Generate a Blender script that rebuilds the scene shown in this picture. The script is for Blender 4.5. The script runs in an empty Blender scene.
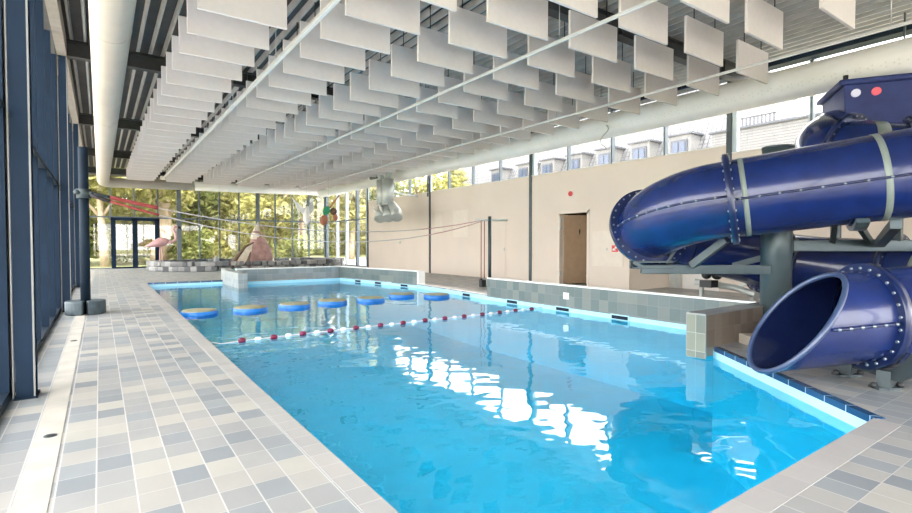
import bpy, bmesh, math, random
from math import sin, cos, pi, radians, sqrt
from mathutils import Vector, Matrix, Quaternion
from mathutils.geometry import tessellate_polygon

random.seed(7)
S = bpy.context.scene
COL = S.collection
CAM = Vector((0, 0, 1.25))
YAW = radians(35.1)
PITCH = radians(1.47)
FPX = 506.7

# ------------------------------------------------------------------ helpers
def dl(d, l, z):
    """forward distance d / sideways l (metres, in plan) -> world"""
    return Vector((d * sin(YAW) + l * cos(YAW), d * cos(YAW) - l * sin(YAW), z))

def in_frame(p, m=0):
    f = Vector((sin(YAW) * cos(PITCH), cos(YAW) * cos(PITCH), -sin(PITCH)))
    r = Vector((cos(YAW), -sin(YAW), 0))
    u = r.cross(f)
    v = Vector(p) - CAM
    c = v.dot(f)
    if c < .2:
        return False
    x = 456 + FPX * v.dot(r) / c
    y = 256.5 - FPX * v.dot(u) / c
    return -m <= x <= 912 + m and -m <= y <= 513 + m

# ---- materials
def new_mat(name):
    m = bpy.data.materials.new(name)
    m.use_nodes = True
    nt = m.node_tree
    return m, nt, nt.nodes['Principled BSDF']

def mat(name, col, rough=.5, metal=0., var=.06, scale=6., bump=0., spec=.5, coat=0.):
    m, nt, b = new_mat(name)
    n = nt.nodes.new('ShaderNodeTexNoise')
    tc = nt.nodes.new('ShaderNodeTexCoord')
    nt.links.new(tc.outputs['Object'], n.inputs['Vector'])
    n.inputs['Scale'].default_value = scale
    n.inputs['Detail'].default_value = 3
    r = nt.nodes.new('ShaderNodeValToRGB')
    c0 = [max(0, c * (1 - var)) for c in col]
    c1 = [min(1, c * (1 + var)) for c in col]
    r.color_ramp.elements[0].position = .3
    r.color_ramp.elements[1].position = .7
    r.color_ramp.elements[0].color = (*c0, 1)
    r.color_ramp.elements[1].color = (*c1, 1)
    nt.links.new(n.outputs['Fac'], r.inputs['Fac'])
    nt.links.new(r.outputs['Color'], b.inputs['Base Color'])
    b.inputs['Roughness'].default_value = rough
    b.inputs['Metallic'].default_value = metal
    b.inputs['Specular IOR Level'].default_value = spec
    b.inputs['Coat Weight'].default_value = coat
    if bump:
        bp = nt.nodes.new('ShaderNodeBump')
        bp.inputs['Strength'].default_value = bump
        bp.inputs['Distance'].default_value = .02
        nt.links.new(n.outputs['Fac'], bp.inputs['Height'])
        nt.links.new(bp.outputs['Normal'], b.inputs['Normal'])
    return m

def math_node(nt, op, a, b=None):
    n = nt.nodes.new('ShaderNodeMath')
    n.operation = op
    for i, v in enumerate((a, b)):
        if v is None:
            continue
        if isinstance(v, (int, float)):
            n.inputs[i].default_value = v
        else:
            nt.links.new(v, n.inputs[i])
    return n.outputs[0]

def tile_mat(name, su, sv, cols, joint, joint_col, rough=.45, axes='XY', jointv=None, off=(0, 0), bump=.15, dirt=0.):
    """rectangular tiles with a random colour per tile; axes picks the two object axes"""
    m, nt, b = new_mat(name)
    tc = nt.nodes.new('ShaderNodeTexCoord')
    sp = nt.nodes.new('ShaderNodeSeparateXYZ')
    nt.links.new(tc.outputs['Object'], sp.inputs[0])
    def axis(a):
        if a == 'S':   # along a wall seen from either plan direction
            return math_node(nt, 'ADD', sp.outputs[0], sp.outputs[1])
        return sp.outputs['XYZ'.index(a)]
    u = math_node(nt, 'DIVIDE', math_node(nt, 'SUBTRACT', axis(axes[0]), off[0]), su)
    v = math_node(nt, 'DIVIDE', math_node(nt, 'SUBTRACT', axis(axes[1]), off[1]), sv)
    fu, fv = math_node(nt, 'FLOOR', u), math_node(nt, 'FLOOR', v)
    cb = nt.nodes.new('ShaderNodeCombineXYZ')
    nt.links.new(fu, cb.inputs[0]); nt.links.new(fv, cb.inputs[1])
    wn = nt.nodes.new('ShaderNodeTexWhiteNoise')
    wn.noise_dimensions = '3D'
    nt.links.new(cb.outputs[0], wn.inputs['Vector'])
    rp = nt.nodes.new('ShaderNodeValToRGB')
    rp.color_ramp.interpolation = 'CONSTANT'
    els = rp.color_ramp.elements
    n = len(cols)
    els[0].position = 0; els[0].color = (*cols[0], 1)
    els[1].position = 1 / n; els[1].color = (*cols[1], 1)
    for i in range(2, n):
        e = els.new(i / n); e.color = (*cols[i], 1)
    nt.links.new(wn.outputs['Value'], rp.inputs['Fac'])
    def jmask(x, f, w):
        fr = math_node(nt, 'SUBTRACT', x, f)
        d = math_node(nt, 'MINIMUM', fr, math_node(nt, 'SUBTRACT', 1., fr))
        return math_node(nt, 'LESS_THAN', d, w)
    jv = joint if jointv is None else jointv
    jm = math_node(nt, 'MAXIMUM', jmask(u, fu, joint / su / 2), jmask(v, fv, jv / sv / 2))
    mx = nt.nodes.new('ShaderNodeMix'); mx.data_type = 'RGBA'
    nt.links.new(jm, mx.inputs[0])
    nt.links.new(rp.outputs['Color'], mx.inputs[6])
    mx.inputs[7].default_value = (*joint_col, 1)
    col_out = mx.outputs[2]
    ns = nt.nodes.new('ShaderNodeTexNoise')
    ns.inputs['Scale'].default_value = 2.2
    ns.inputs['Detail'].default_value = 5
    nt.links.new(tc.outputs['Object'], ns.inputs['Vector'])
    m2 = nt.nodes.new('ShaderNodeMix'); m2.data_type = 'RGBA'; m2.blend_type = 'MULTIPLY'
    m2.inputs[0].default_value = .25 + dirt
    nt.links.new(col_out, m2.inputs[6])
    r2 = nt.nodes.new('ShaderNodeValToRGB')
    r2.color_ramp.elements[0].color = (.72, .72, .72, 1); r2.color_ramp.elements[0].position = .35
    r2.color_ramp.elements[1].color = (1, 1, 1, 1); r2.color_ramp.elements[1].position = .65
    nt.links.new(ns.outputs['Fac'], r2.inputs['Fac'])
    nt.links.new(r2.outputs['Color'], m2.inputs[7])
    nt.links.new(m2.outputs[2], b.inputs['Base Color'])
    b.inputs['Roughness'].default_value = rough
    return m

def schlick(nt, r0, normal=None, ex=5.0):
    g = nt.nodes.new('ShaderNodeNewGeometry')
    v = nt.nodes.new('ShaderNodeVectorMath'); v.operation = 'DOT_PRODUCT'
    nt.links.new(g.outputs['Incoming'], v.inputs[0]); nt.links.new(normal if normal is not None else g.outputs['Normal'], v.inputs[1])
    c = math_node(nt, 'SUBTRACT', 1.0, math_node(nt, 'MINIMUM', math_node(nt, 'ABSOLUTE', v.outputs['Value']), 1.0))
    return math_node(nt, 'ADD', r0, math_node(nt, 'MULTIPLY', math_node(nt, 'POWER', c, ex), 1 - r0))

def glass_mat(name, tint=(.93, .97, .96), refl=1.0):
    m, nt, b = new_mat(name)
    nt.nodes.remove(b)
    out = [n for n in nt.nodes if n.type == 'OUTPUT_MATERIAL'][0]
    t = nt.nodes.new('ShaderNodeBsdfTransparent'); t.inputs[0].default_value = (*tint, 1)
    g = nt.nodes.new('ShaderNodeBsdfGlossy'); g.inputs['Roughness'].default_value = .02
    g.inputs[0].default_value = (refl, refl, refl, 1)
    mx = nt.nodes.new('ShaderNodeMixShader')
    nt.links.new(schlick(nt, .04), mx.inputs[0]); nt.links.new(t.outputs[0], mx.inputs[1]); nt.links.new(g.outputs[0], mx.inputs[2])
    nt.links.new(mx.outputs[0], out.inputs[0])
    return m

def leaf_mat(name, c0, c1, trans=.5):
    m, nt, b = new_mat(name)
    nt.nodes.remove(b)
    out = [n for n in nt.nodes if n.type == 'OUTPUT_MATERIAL'][0]
    g = nt.nodes.new('ShaderNodeNewGeometry')
    r = nt.nodes.new('ShaderNodeValToRGB')
    r.color_ramp.elements[0].color = (*c0, 1); r.color_ramp.elements[1].color = (*c1, 1)
    nt.links.new(g.outputs['Random Per Island'], r.inputs[0])
    d = nt.nodes.new('ShaderNodeBsdfDiffuse'); t = nt.nodes.new('ShaderNodeBsdfTranslucent')
    nt.links.new(r.outputs[0], d.inputs[0]); nt.links.new(r.outputs[0], t.inputs[0])
    mx = nt.nodes.new('ShaderNodeMixShader'); mx.inputs[0].default_value = trans
    nt.links.new(d.outputs[0], mx.inputs[1]); nt.links.new(t.outputs[0], mx.inputs[2])
    nt.links.new(mx.outputs[0], out.inputs[0])
    return m

def emit_mat(name, col, strength):
    m, nt, b = new_mat(name)
    b.inputs['Base Color'].default_value = (*col, 1)
    b.inputs['Emission Color'].default_value = (*col, 1)
    b.inputs['Emission Strength'].default_value = strength
    return m

# ---- mesh building
class MB:
    def __init__(self):
        self.bm = bmesh.new()
    def box(self, x0, x1, y0, y1, z0, z1):
        return self.obox(Vector(((x0 + x1) / 2, (y0 + y1) / 2, (z0 + z1) / 2)), (abs(x1 - x0), abs(y1 - y0), abs(z1 - z0)))
    def obox(self, c, size, rot=None):
        M = Matrix.Translation(Vector(c))
        if rot is not None:
            M = M @ (rot.to_matrix().to_4x4() if isinstance(rot, Quaternion) else rot)
        M = M @ Matrix.Diagonal((size[0], size[1], size[2], 1))
        bmesh.ops.create_cube(self.bm, size=1, matrix=M)
        return self
    def bar(self, a, b, w, h, up=(0, 0, 1)):
        a, b = Vector(a), Vector(b)
        d = (b - a)
        L = d.length
        x = d.normalized()
        upv = Vector(up)
        if abs(x.dot(upv)) > .98:
            upv = Vector((0, 1, 0))
        y = upv.cross(x).normalized()
        z = x.cross(y)
        R = Matrix((x, y, z)).transposed().to_4x4()
        return self.obox((a + b) / 2, (L, w, h), R)
    def tube(self, pts, r, n=12, caps=True, taper=None):
        pts = [Vector(p) for p in pts]
        k = len(pts)
        T = []
        for i in range(k):
            t = pts[min(i + 1, k - 1)] - pts[max(i - 1, 0)]
            T.append(t.normalized())
        ref = Vector((0, 0, 1)) if abs(T[0].z) < .9 else Vector((1, 0, 0))
        u = (ref - T[0] * ref.dot(T[0])).normalized()
        rings = []
        for i in range(k):
            u = (u - T[i] * u.dot(T[i])).normalized()
            w = T[i].cross(u)
            rr = r if taper is None else taper[i]
            rings.append([self.bm.verts.new(pts[i] + (u * cos(2 * pi * j / n) + w * sin(2 * pi * j / n)) * rr) for j in range(n)])
        for i in range(k - 1):
            for j in range(n):
                f = self.bm.faces.new((rings[i][j], rings[i][(j + 1) % n], rings[i + 1][(j + 1) % n], rings[i + 1][j]))
                f.smooth = True
        if caps:
            self.bm.faces.new(rings[0][::-1]); self.bm.faces.new(rings[-1])
        return self
    def ring(self, c, axis, r_out, r_in, thick, n=40):
        """flat washer"""
        c = Vector(c); a = Vector(axis).normalized()
        q = Vector((0, 0, 1)).rotation_difference(a)
        vs = []
        for (rr, zz) in ((r_in, -thick / 2), (r_out, -thick / 2), (r_out, thick / 2), (r_in, thick / 2)):
            vs.append([self.bm.verts.new(c + q @ Vector((rr * cos(2 * pi * j / n), rr * sin(2 * pi * j / n), zz))) for j in range(n)])
        for k in range(4):
            A, B = vs[k], vs[(k + 1) % 4]
            for j in range(n):
                f = self.bm.faces.new((A[j], A[(j + 1) % n], B[(j + 1) % n], B[j]))
                f.smooth = k in (1, 3)
        return self
    def cyl(self, a, b, r, n=20, r2=None):
        return self.tube([a, b], r, n, True, [r, r if r2 is None else r2])
    def ball(self, c, r, sx=1, sy=1, sz=1, n=10, rot=None):
        M = Matrix.Translation(Vector(c))
        if rot is not None:
            M = M @ rot.to_matrix().to_4x4()
        M = M @ Matrix.Diagonal((r * sx, r * sy, r * sz, 1))
        res = bmesh.ops.create_uvsphere(self.bm, u_segments=n + 4, v_segments=n, radius=1, matrix=M)
        for v in res['verts']:
            for f in v.link_faces:
                f.smooth = True
        return self
    def poly(self, pts):
        return self.bm.faces.new([self.bm.verts.new(Vector(p)) for p in pts])
    def prism(self, pts, dvec):
        dvec = Vector(dvec)
        a = [self.bm.verts.new(Vector(p)) for p in pts]
        b = [self.bm.verts.new(Vector(p) + dvec) for p in pts]
        self.bm.faces.new(a[::-1]); self.bm.faces.new(b)
        n = len(pts)
        for i in range(n):
            self.bm.faces.new((a[i], a[(i + 1) % n], b[(i + 1) % n], b[i]))
        return self
    def lathe(self, prof, c=(0, 0, 0), n=28, smooth=True):
        c = Vector(c)
        rings = []
        for (r, z) in prof:
            rings.append([self.bm.verts.new(c + Vector((r * cos(2 * pi * j / n), r * sin(2 * pi * j / n), z))) for j in range(n)])
        for i in range(len(prof) - 1):
            for j in range(n):
                f = self.bm.faces.new((rings[i][j], rings[i][(j + 1) % n], rings[i + 1][(j + 1) % n], rings[i + 1][j]))
                f.smooth = smooth
        self.bm.faces.new(rings[0][::-1]); self.bm.faces.new(rings[-1])
        return self
    def loft(self, secs, n=14):
        """secs: (centre, rx, ry) horizontal ellipses, or (centre, rx, ry, quaternion)"""
        rings = []
        for s in secs:
            c = Vector(s[0]); q = s[3] if len(s) > 3 else Quaternion()
            rings.append([self.bm.verts.new(c + q @ Vector((s[1] * cos(2 * pi * j / n), s[2] * sin(2 * pi * j / n), 0))) for j in range(n)])
        for i in range(len(secs) - 1):
            for j in range(n):
                f = self.bm.faces.new((rings[i][j], rings[i][(j + 1) % n], rings[i + 1][(j + 1) % n], rings[i + 1][j]))
                f.smooth = True
        self.bm.faces.new(rings[0][::-1]); self.bm.faces.new(rings[-1])
        return self
    def mark(self):
        self._n0 = len(self.bm.faces)
        return self
    def second(self, material):
        self.bm.faces.ensure_lookup_table()
        for f in self.bm.faces[self._n0:]:
            f.material_index = 1
        self.mat2 = material
        return self
    def build(self, name, material, parent=None, bevel=0., fixn=True):
        if fixn:
            bmesh.ops.recalc_face_normals(self.bm, faces=self.bm.faces[:])
        me = bpy.data.meshes.new(name)
        self.bm.to_mesh(me); self.bm.free()
        o = bpy.data.objects.new(name, me)
        COL.objects.link(o)
        me.materials.append(material)
        if getattr(self, 'mat2', None): me.materials.append(self.mat2)
        if parent is not None:
            o.parent = parent
            # children are modelled in world space
            o.matrix_parent_inverse = Matrix.Translation(parent.location).inverted()
        if bevel:
            b = o.modifiers.new('bevel', 'BEVEL'); b.width = bevel; b.segments = 2; b.limit_method = 'ANGLE'
        return o

def empty(name, loc=(0, 0, 0)):
    o = bpy.data.objects.new(name, None)
    COL.objects.link(o); o.location = loc; o.empty_display_size = .1
    return o

def tag(o, label=None, cat=None, group=None, kind=None):
    if label: o['label'] = label
    if cat: o['category'] = cat
    if group: o['group'] = group
    if kind: o['kind'] = kind
    return o

def struct(o, label=None, cat=None):
    return tag(o, label, cat, None, 'structure')

ORD = ['nearest', 'second', 'third', 'fourth', 'fifth', 'sixth', 'seventh', 'eighth', 'ninth', 'tenth', 'eleventh', 'twelfth',
       'thirteenth', 'fourteenth', 'fifteenth', 'sixteenth', 'seventeenth', 'eighteenth', 'nineteenth', 'twentieth',
       'twenty-first', 'twenty-second', 'twenty-third', 'twenty-fourth', 'twenty-fifth', 'twenty-sixth', 'twenty-seventh', 'twenty-eighth', 'twenty-ninth', 'thirtieth']

# ------------------------------------------------------------------ materials
M = {}
M['deck'] = tile_mat('deck_tiles', .168, .208,
                     [(.375, .368, .335), (.245, .268, .280), (.30, .305, .30), (.205, .228, .245), (.282, .29, .29), (.34, .335, .315), (.228, .248, .262), (.27, .278, .28)],
                     .007, (.46, .458, .45), rough=.42, off=(-.033, .03), jointv=.004)
M['coping'] = tile_mat('coping_tiles', .3, .168, [(0.333, 0.329, 0.320), (0.360, 0.351, 0.338), (0.315, 0.315, 0.312)], .005, (0.450, 0.441, 0.432), rough=.42, off=(0, .03))
M['coping_near'] = tile_mat('coping_tiles_near', .25, .5, [(0.360, 0.351, 0.342), (0.378, 0.369, 0.356), (0.347, 0.342, 0.335)], .004, (0.450, 0.441, 0.432), rough=.42)
M['parapet_tile'] = tile_mat('parapet_tiles', .21, .21, [(0.102, 0.140, 0.134), (0.127, 0.160, 0.153), (0.148, 0.175, 0.160), (0.173, 0.198, 0.175), (0.112, 0.150, 0.145), (0.137, 0.168, 0.160)],
                             .005, (0.194, 0.219, 0.208), rough=.35, axes='SZ', off=(.02, -.02))
M['parapet_far_tile'] = tile_mat('parapet_far_tiles', .24, .2, [(0.230, 0.259, 0.259), (0.274, 0.295, 0.295), (0.317, 0.331, 0.324), (0.259, 0.281, 0.281)],
                                 .006, (0.360, 0.374, 0.360), rough=.35, axes='SZ')
M['grey_pier'] = tile_mat('pier_tiles', .15, .15, [(0.270, 0.300, 0.300), (0.315, 0.338, 0.330), (0.352, 0.367, 0.352)], .006, (0.450, 0.465, 0.450), rough=.35, axes='SZ')
M['white_tile'] = mat('white_glazed_cap', (.85, .84, .80), .25, var=.03)
M['pool_blue'] = tile_mat('pool_lining', .6, .6, [(.45, .80, .92), (.46, .81, .925), (.44, .795, .915)], .003, (.40, .75, .88), rough=.4, axes='SZ')
M['navy_tile'] = tile_mat('navy_edge_tiles', .34, .5, [(.015, .065, .16), (.018, .075, .175), (.014, .06, .15)], .014, (.35, .5, .6), rough=.18, axes='SZ', off=(0, -.25))
M['drain'] = mat('drain_channel', (.40, .385, .345), .6, var=.13, scale=3.5)
M['beige_wall'] = mat('beige_wall_paint', (.70, .61, .515), .6, var=.025, scale=1.2)
M['beige_dark'] = mat('door_leaf_veneer', (.50, .35, .22), .5, var=.06)
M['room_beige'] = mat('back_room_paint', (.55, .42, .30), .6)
M['white_paint'] = mat('white_paint', (.80, .78, .74), .5, var=.03)
M['white_panel'] = mat('cream_hatch', (.74, .66, .56), .5, var=.03)
M['dark_steel'] = mat('dark_blue_steel', (.008, .019, .038), .55, .0, var=.15, scale=3, spec=.12)
M['dark_steel2'] = mat('blue_grey_frame', (.012, .022, .036), .55, .0, var=.12, scale=3, spec=.12)
M['light_edge'] = mat('pale_frame_edge', (.22, .225, .22), .4, .2, var=.1)
M['beam'] = mat('roof_beam_paint', (.05, .052, .055), .5, .1, var=.2, scale=4)
M['valley_shade'] = mat('painted_valley_shade', (.045, .046, .05), .6, .0, var=.2, scale=3)  # shade in the valleys between ribs, put into a dark base colour
M['rib_light'] = mat('painted_rib_light', (.42, .41, .40), .5, .0, var=.15, scale=3)  # light on the rib undersides, put into a pale base colour
M['eaves'] = mat('eaves_beam_paint', (.26, .235, .21), .55, .0, var=.12)
M['baffle'] = mat('baffle_felt', (.77, .715, .695), .75, var=.02, scale=14)
M['wire'] = mat('black_rod', (.02, .02, .022), .4, .6)
M['wire_light'] = mat('steel_wire', (.5, .5, .5), .35, .7)
M['rail'] = mat('white_rail', (.58, .57, .56), .35, .1, var=.06)
M['duct'] = mat('white_duct', (.92, .905, .88), .6, var=.03, scale=2)
M['duct_cloth'] = mat('cream_duct_cloth', (.50, .45, .39), .8, var=.03, scale=2, spec=.2)
M['alu'] = mat('alu_mullion', (.12, .15, .175), .4, .3, var=.1)
M['alu_light'] = mat('alu_mullion_reveal', (.45, .53, .57), .4, .2, var=.06)
M['grey_post'] = mat('grey_green_steel', (.06, .08, .088), .38, .3, var=.12, scale=3)
M['col_steel'] = mat('column_paint', (.075, .105, .115), .32, .25, var=.14, scale=2.5)
M['slide'] = mat('slide_gelcoat', (.007, .020, .108), .27, var=.2, scale=3.5, bump=.05, coat=.45)
M['tank'] = mat('tank_gelcoat', (.03, .045, .16), .5, var=.12, coat=.0, spec=.3)
M['slide_dark'] = mat('slide_flange', (.007, .016, .07), .28, var=.15, coat=.3)
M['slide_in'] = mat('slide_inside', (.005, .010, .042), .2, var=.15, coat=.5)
M['slide_rim'] = mat('slide_rim', (.04, .065, .14), .28, var=.08, coat=.4)
M['band'] = mat('joint_band', (.20, .24, .215), .4, var=.1)
M['bolt'] = mat('bolt_heads', (.30, .35, .40), .3, .8)
M['pad_blue'] = mat('pad_blue', (.005, .17, .55), .35, var=.06)
M['pad_top'] = mat('pad_top', (.27, .27, .17), .6, var=.12, scale=9)
M['skim'] = mat('skimmer_frame', (.40, .66, .76), .4)
M['red_float'] = mat('red_float', (.16, .012, .05), .35)
M['white_float'] = mat('white_float', (.82, .84, .86), .35)
M['rope'] = mat('rope', (.45, .42, .40), .8)
M['rope_red'] = mat('red_rope', (.30, .05, .045), .7)
M['rope_black'] = mat('rope_sleeve', (.03, .025, .03), .6)
M['black'] = mat('black_rubber', (.02, .022, .026), .5)
M['slate'] = mat('slate_base', (.05, .075, .09), .5, var=.25, scale=8, bump=.2)
M['stone'] = mat('grey_stones', (.33, .34, .335), .7)
_nt = M['stone'].node_tree
_r = [n for n in _nt.nodes if n.type == 'VALTORGB'][0]
_g = _nt.nodes.new('ShaderNodeNewGeometry'); _nt.links.new(_g.outputs['Random Per Island'], _r.inputs['Fac'])
_r.color_ramp.elements[0].color = (.06, .066, .07, 1); _r.color_ramp.elements[1].color = (.30, .30, .29, 1); _r.color_ramp.elements[0].position = 0; _r.color_ramp.elements[1].position = 1
M['pink'] = mat('flamingo_pink', (.52, .30, .30), .6, var=.1)
M['brown_pink'] = mat('rock_pink', (.36, .21, .185), .65, var=.28, scale=5, bump=.3)
M['cream'] = mat('cream_wing', (.66, .58, .46), .6, var=.12, scale=7)
M['brown'] = mat('brown_edge', (.14, .085, .05), .7)
M['fin'] = mat('fin_grey', (.30, .32, .34), .5, var=.12)
M['metal_grey'] = mat('galvanised', (.52, .55, .52), .45, .3, var=.12, scale=4)
M['red'] = mat('red_plastic', (.65, .05, .06), .4)
M['green'] = mat('parrot_green', (.03, .30, .14), .5)
M['rust'] = mat('parrot_rust', (.40, .16, .09), .6)
M['bark'] = mat('bark', (.30, .225, .15), .85, var=.3, scale=8, bump=.4)
M['bark_pale'] = mat('pale_bark', (.46, .36, .25), .85, var=.2, scale=6, bump=.3)
M['grass'] = mat('lawn', (.20, .21, .08), .9, var=.25, scale=1.2)
M['paving'] = mat('pale_paving', (.55, .53, .50), .8, var=.1, scale=1.5)
M['roof_tile'] = tile_mat('roof_tiles', .32, .3, [(.125, .13, .135), (.15, .153, .158), (.138, .142, .147)], .07, (.03, .032, .038), rough=.6, axes='YZ', jointv=.04)
M['house_white'] = mat('house_render', (.16, .16, .16), .7)
M['house_grey'] = mat('dormer_grey', (.06, .068, .085), .6)
M['lap'] = tile_mat('lap_boards', 40., .15, [(.15, .15, .15), (.155, .155, .155)], .03, (.06, .062, .068), rough=.6, axes='YZ')
M['house_glass'] = mat('house_glass', (.055, .075, .12), .12, var=.1)
M['glass'] = glass_mat('window_glass', (.985, .985, .985))
M['leafA'] = leaf_mat('leaves_yellow_green', (.22, .22, .06), (.48, .46, .20))
M['leafB'] = leaf_mat('leaves_mid_green', (.13, .16, .045), (.34, .36, .14))
M['leafC'] = leaf_mat('leaves_pale', (.30, .29, .13), (.54, .51, .28))

# ---- water
def water_mat():
    m, nt, b = new_mat('pool_water')
    nt.nodes.remove(b)
    out = [n for n in nt.nodes if n.type == 'OUTPUT_MATERIAL'][0]
    tc = nt.nodes.new('ShaderNodeTexCoord')
    mp = nt.nodes.new('ShaderNodeMapping'); mp.inputs['Scale'].default_value = (1., 1.25, 1.)
    mp.inputs['Rotation'].default_value = (0, 0, radians(35))
    nt.links.new(tc.outputs['Object'], mp.inputs['Vector'])
    n1 = nt.nodes.new('ShaderNodeTexNoise'); n1.inputs['Scale'].default_value = 1.7; n1.inputs['Detail'].default_value = 2.0
    n2 = nt.nodes.new('ShaderNodeTexNoise'); n2.inputs['Scale'].default_value = 9; n2.inputs['Detail'].default_value = 2
    n3 = nt.nodes.new('ShaderNodeTexNoise'); n3.inputs['Scale'].default_value = .45; n3.inputs['Detail'].default_value = 1
    for n in (n1, n2, n3):
        nt.links.new(mp.outputs[0], n.inputs['Vector'])
    mask = nt.nodes.new('ShaderNodeMapRange'); mask.inputs[1].default_value = .45; mask.inputs[2].default_value = .62
    nt.links.new(n3.outputs['Fac'], mask.inputs[0])
    h2 = math_node(nt, 'MULTIPLY', n2.outputs['Fac'], math_node(nt, 'MULTIPLY', mask.outputs[0], .10))
    h = math_node(nt, 'ADD', n1.outputs['Fac'], h2)
    bp = nt.nodes.new('ShaderNodeBump'); bp.inputs['Strength'].default_value = .30; bp.inputs['Distance'].default_value = .035
    nt.links.new(h, bp.inputs['Height'])
    t = nt.nodes.new('ShaderNodeBsdfTransparent'); t.inputs[0].default_value = (.16, .80, .97, 1)
    g = nt.nodes.new('ShaderNodeBsdfGlossy'); g.inputs['Roughness'].default_value = .015
    nt.links.new(bp.outputs[0], g.inputs['Normal'])
    mx = nt.nodes.new('ShaderNodeMixShader')
    nt.links.new(schlick(nt, .05, bp.outputs[0], 3.8), mx.inputs[0]); nt.links.new(t.outputs[0], mx.inputs[1]); nt.links.new(g.outputs[0], mx.inputs[2])
    nt.links.new(mx.outputs[0], out.inputs[0])
    return m
M['water'] = water_mat()

# ------------------------------------------------------------------ room dimensions
XL, XR = -.62, 11.5
Y0, YF = -4.2, 30.4
ZB = 4.66            # underside of the roof beams
ZR = 4.97            # roof sheets
ZW = -.13            # water level
POOL = [(1.095, 1.2), (4.5, 1.2), (6.05, 3.2), (7.62, 3.3), (7.72, 9.66), (8.0, 13.5), (7.3, 17.9), (3.7, 17.9), (3.7, 18.7), (1.2, 18.7)]
COLS_Y = [5.4, 11.75, 18.1, 24.37]

# ------------------------------------------------------------------ floor, pool
def flat_with_hole(name, outer, hole, z, thick, m):
    mb = MB()
    loops = [[Vector((*p, z)) for p in outer], [Vector((*p, z)) for p in hole]]
    flat = loops[0] + loops[1]
    vs = [mb.bm.verts.new(p) for p in flat]
    for t in tessellate_polygon(loops):
        mb.bm.faces.new([vs[i] for i in t])
    bot = {}
    n = len(hole); off = len(outer)
    low = [mb.bm.verts.new(v.co - Vector((0, 0, thick))) for v in vs[off:]]
    for i in range(n):
        mb.bm.faces.new((vs[off + i], vs[off + (i + 1) % n], low[(i + 1) % n], low[i]))
    return mb.build(name, m)

o = flat_with_hole('floor', [(XL - .2, Y0), (13.6, Y0), (13.6, YF + .2), (XL - .2, YF + .2)], POOL, 0, .03, M['deck'])
struct(o, 'grey, cream and blue-grey tiled pool deck', 'floor')

mb = MB()
n = len(POOL)
for i in range(n):
    a, b = POOL[i], POOL[(i + 1) % n]
    mb.poly([(*a, -.03), (*b, -.03), (*b, -1.35), (*a, -1.35)])
vs = [Vector((*p, -1.35)) for p in POOL]
bv = [mb.bm.verts.new(p) for p in vs]
for t in tessellate_polygon([vs]):
    mb.bm.faces.new([bv[i] for i in t])
struct(mb.build('pool_basin', M['pool_blue']), 'light blue lined basin of the swimming pool', 'pool')

mb = MB()
vs = [Vector((*p, ZW)) for p in POOL]
bv = [mb.bm.verts.new(p) for p in vs]
for t in tessellate_polygon([vs]):
    f = mb.bm.faces.new([bv[i] for i in t])
for f in mb.bm.faces:
    f.normal_update()
    if f.normal.z < 0: f.normal_flip()
o = mb.build('pool_water', M['water'], fixn=False)
tag(o, 'bright blue rippled water filling the swimming pool', 'water', kind='stuff')

# coping strips
mb = MB(); mb.box(.985, 1.115, 1.18, 18.72, -.035, .004)
struct(mb.build('trim_1', M['coping']), 'narrow row of grey edge tiles along the left pool edge', 'pool edge')
mb = MB(); mb.prism([(.985, 1.06, -.035), (4.46, 1.06, -.035), (4.53, 1.22, -.035), (.985, 1.22, -.035)], (0, 0, .039))
struct(mb.build('trim_2', M['coping_near']), 'pale grey edge tiles along the near pool edge', 'pool edge')
# navy edge tiles
def edge_strip(a, b, w, z0, z1, side):
    a, b = Vector((*a, 0)), Vector((*b, 0))
    d = (b - a).normalized(); nrm = Vector((-d.y, d.x, 0)) * side
    mb = MB()
    mb.prism([a + Vector((0, 0, z0)), b + Vector((0, 0, z0)), b + nrm * w + Vector((0, 0, z0)), a + nrm * w + Vector((0, 0, z0))], (0, 0, z1 - z0))
    return mb
o = edge_strip((4.5, 1.21), (6.03, 3.18), .07, -.045, .008, -1).build('trim_3', M['navy_tile'])
struct(o, 'navy blue glazed edge tiles along the slanted pool side under the slide mouth', 'pool edge')
o = edge_strip((1.22, 18.69), (3.47, 18.69), .08, -.05, .006, 1).build('trim_4', M['navy_tile'])
struct(o, 'navy blue glazed edge tiles along the far left pool end', 'pool edge')
# white deck edge between the parapets
mb = MB(); mb.prism([(7.73, 9.7, -.04), (8.02, 13.45, -.04), (8.27, 13.45, -.04), (8.0, 9.7, -.04)], (0, 0, .05))
struct(mb.build('trim_5', M['white_tile']), 'white glazed deck edge in the gap between the two tiled walls', 'pool edge')
# drain strip at the left wall
mb = MB(); mb.box(-.36, -.22, Y0 + .2, 29.5, -.02, .004)
struct(mb.build('trim_6', M['drain']), 'stained cream drain strip along the left window wall', 'drain')
for (x, y, lab) in ((-.28, 4.17, 'dark oval drain hole in the cream strip near the camera'), (-.29, 8.1, 'small dark drain hole in the cream strip further along the left wall')):
    t = empty('floor_drain', (x, y, .004)); tag(t, lab, 'drain')
    mb = MB(); mb.lathe([(.028, .004), (.03, .0075), (.02, .008)], (x, y, 0), 16); mb.build('grate', M['black'], t)
    mb = MB(); mb.ring((x, y, .006), (0, 0, 1), .036, .028, .005, 20); mb.build('rim', M['slate'], t)

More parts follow.
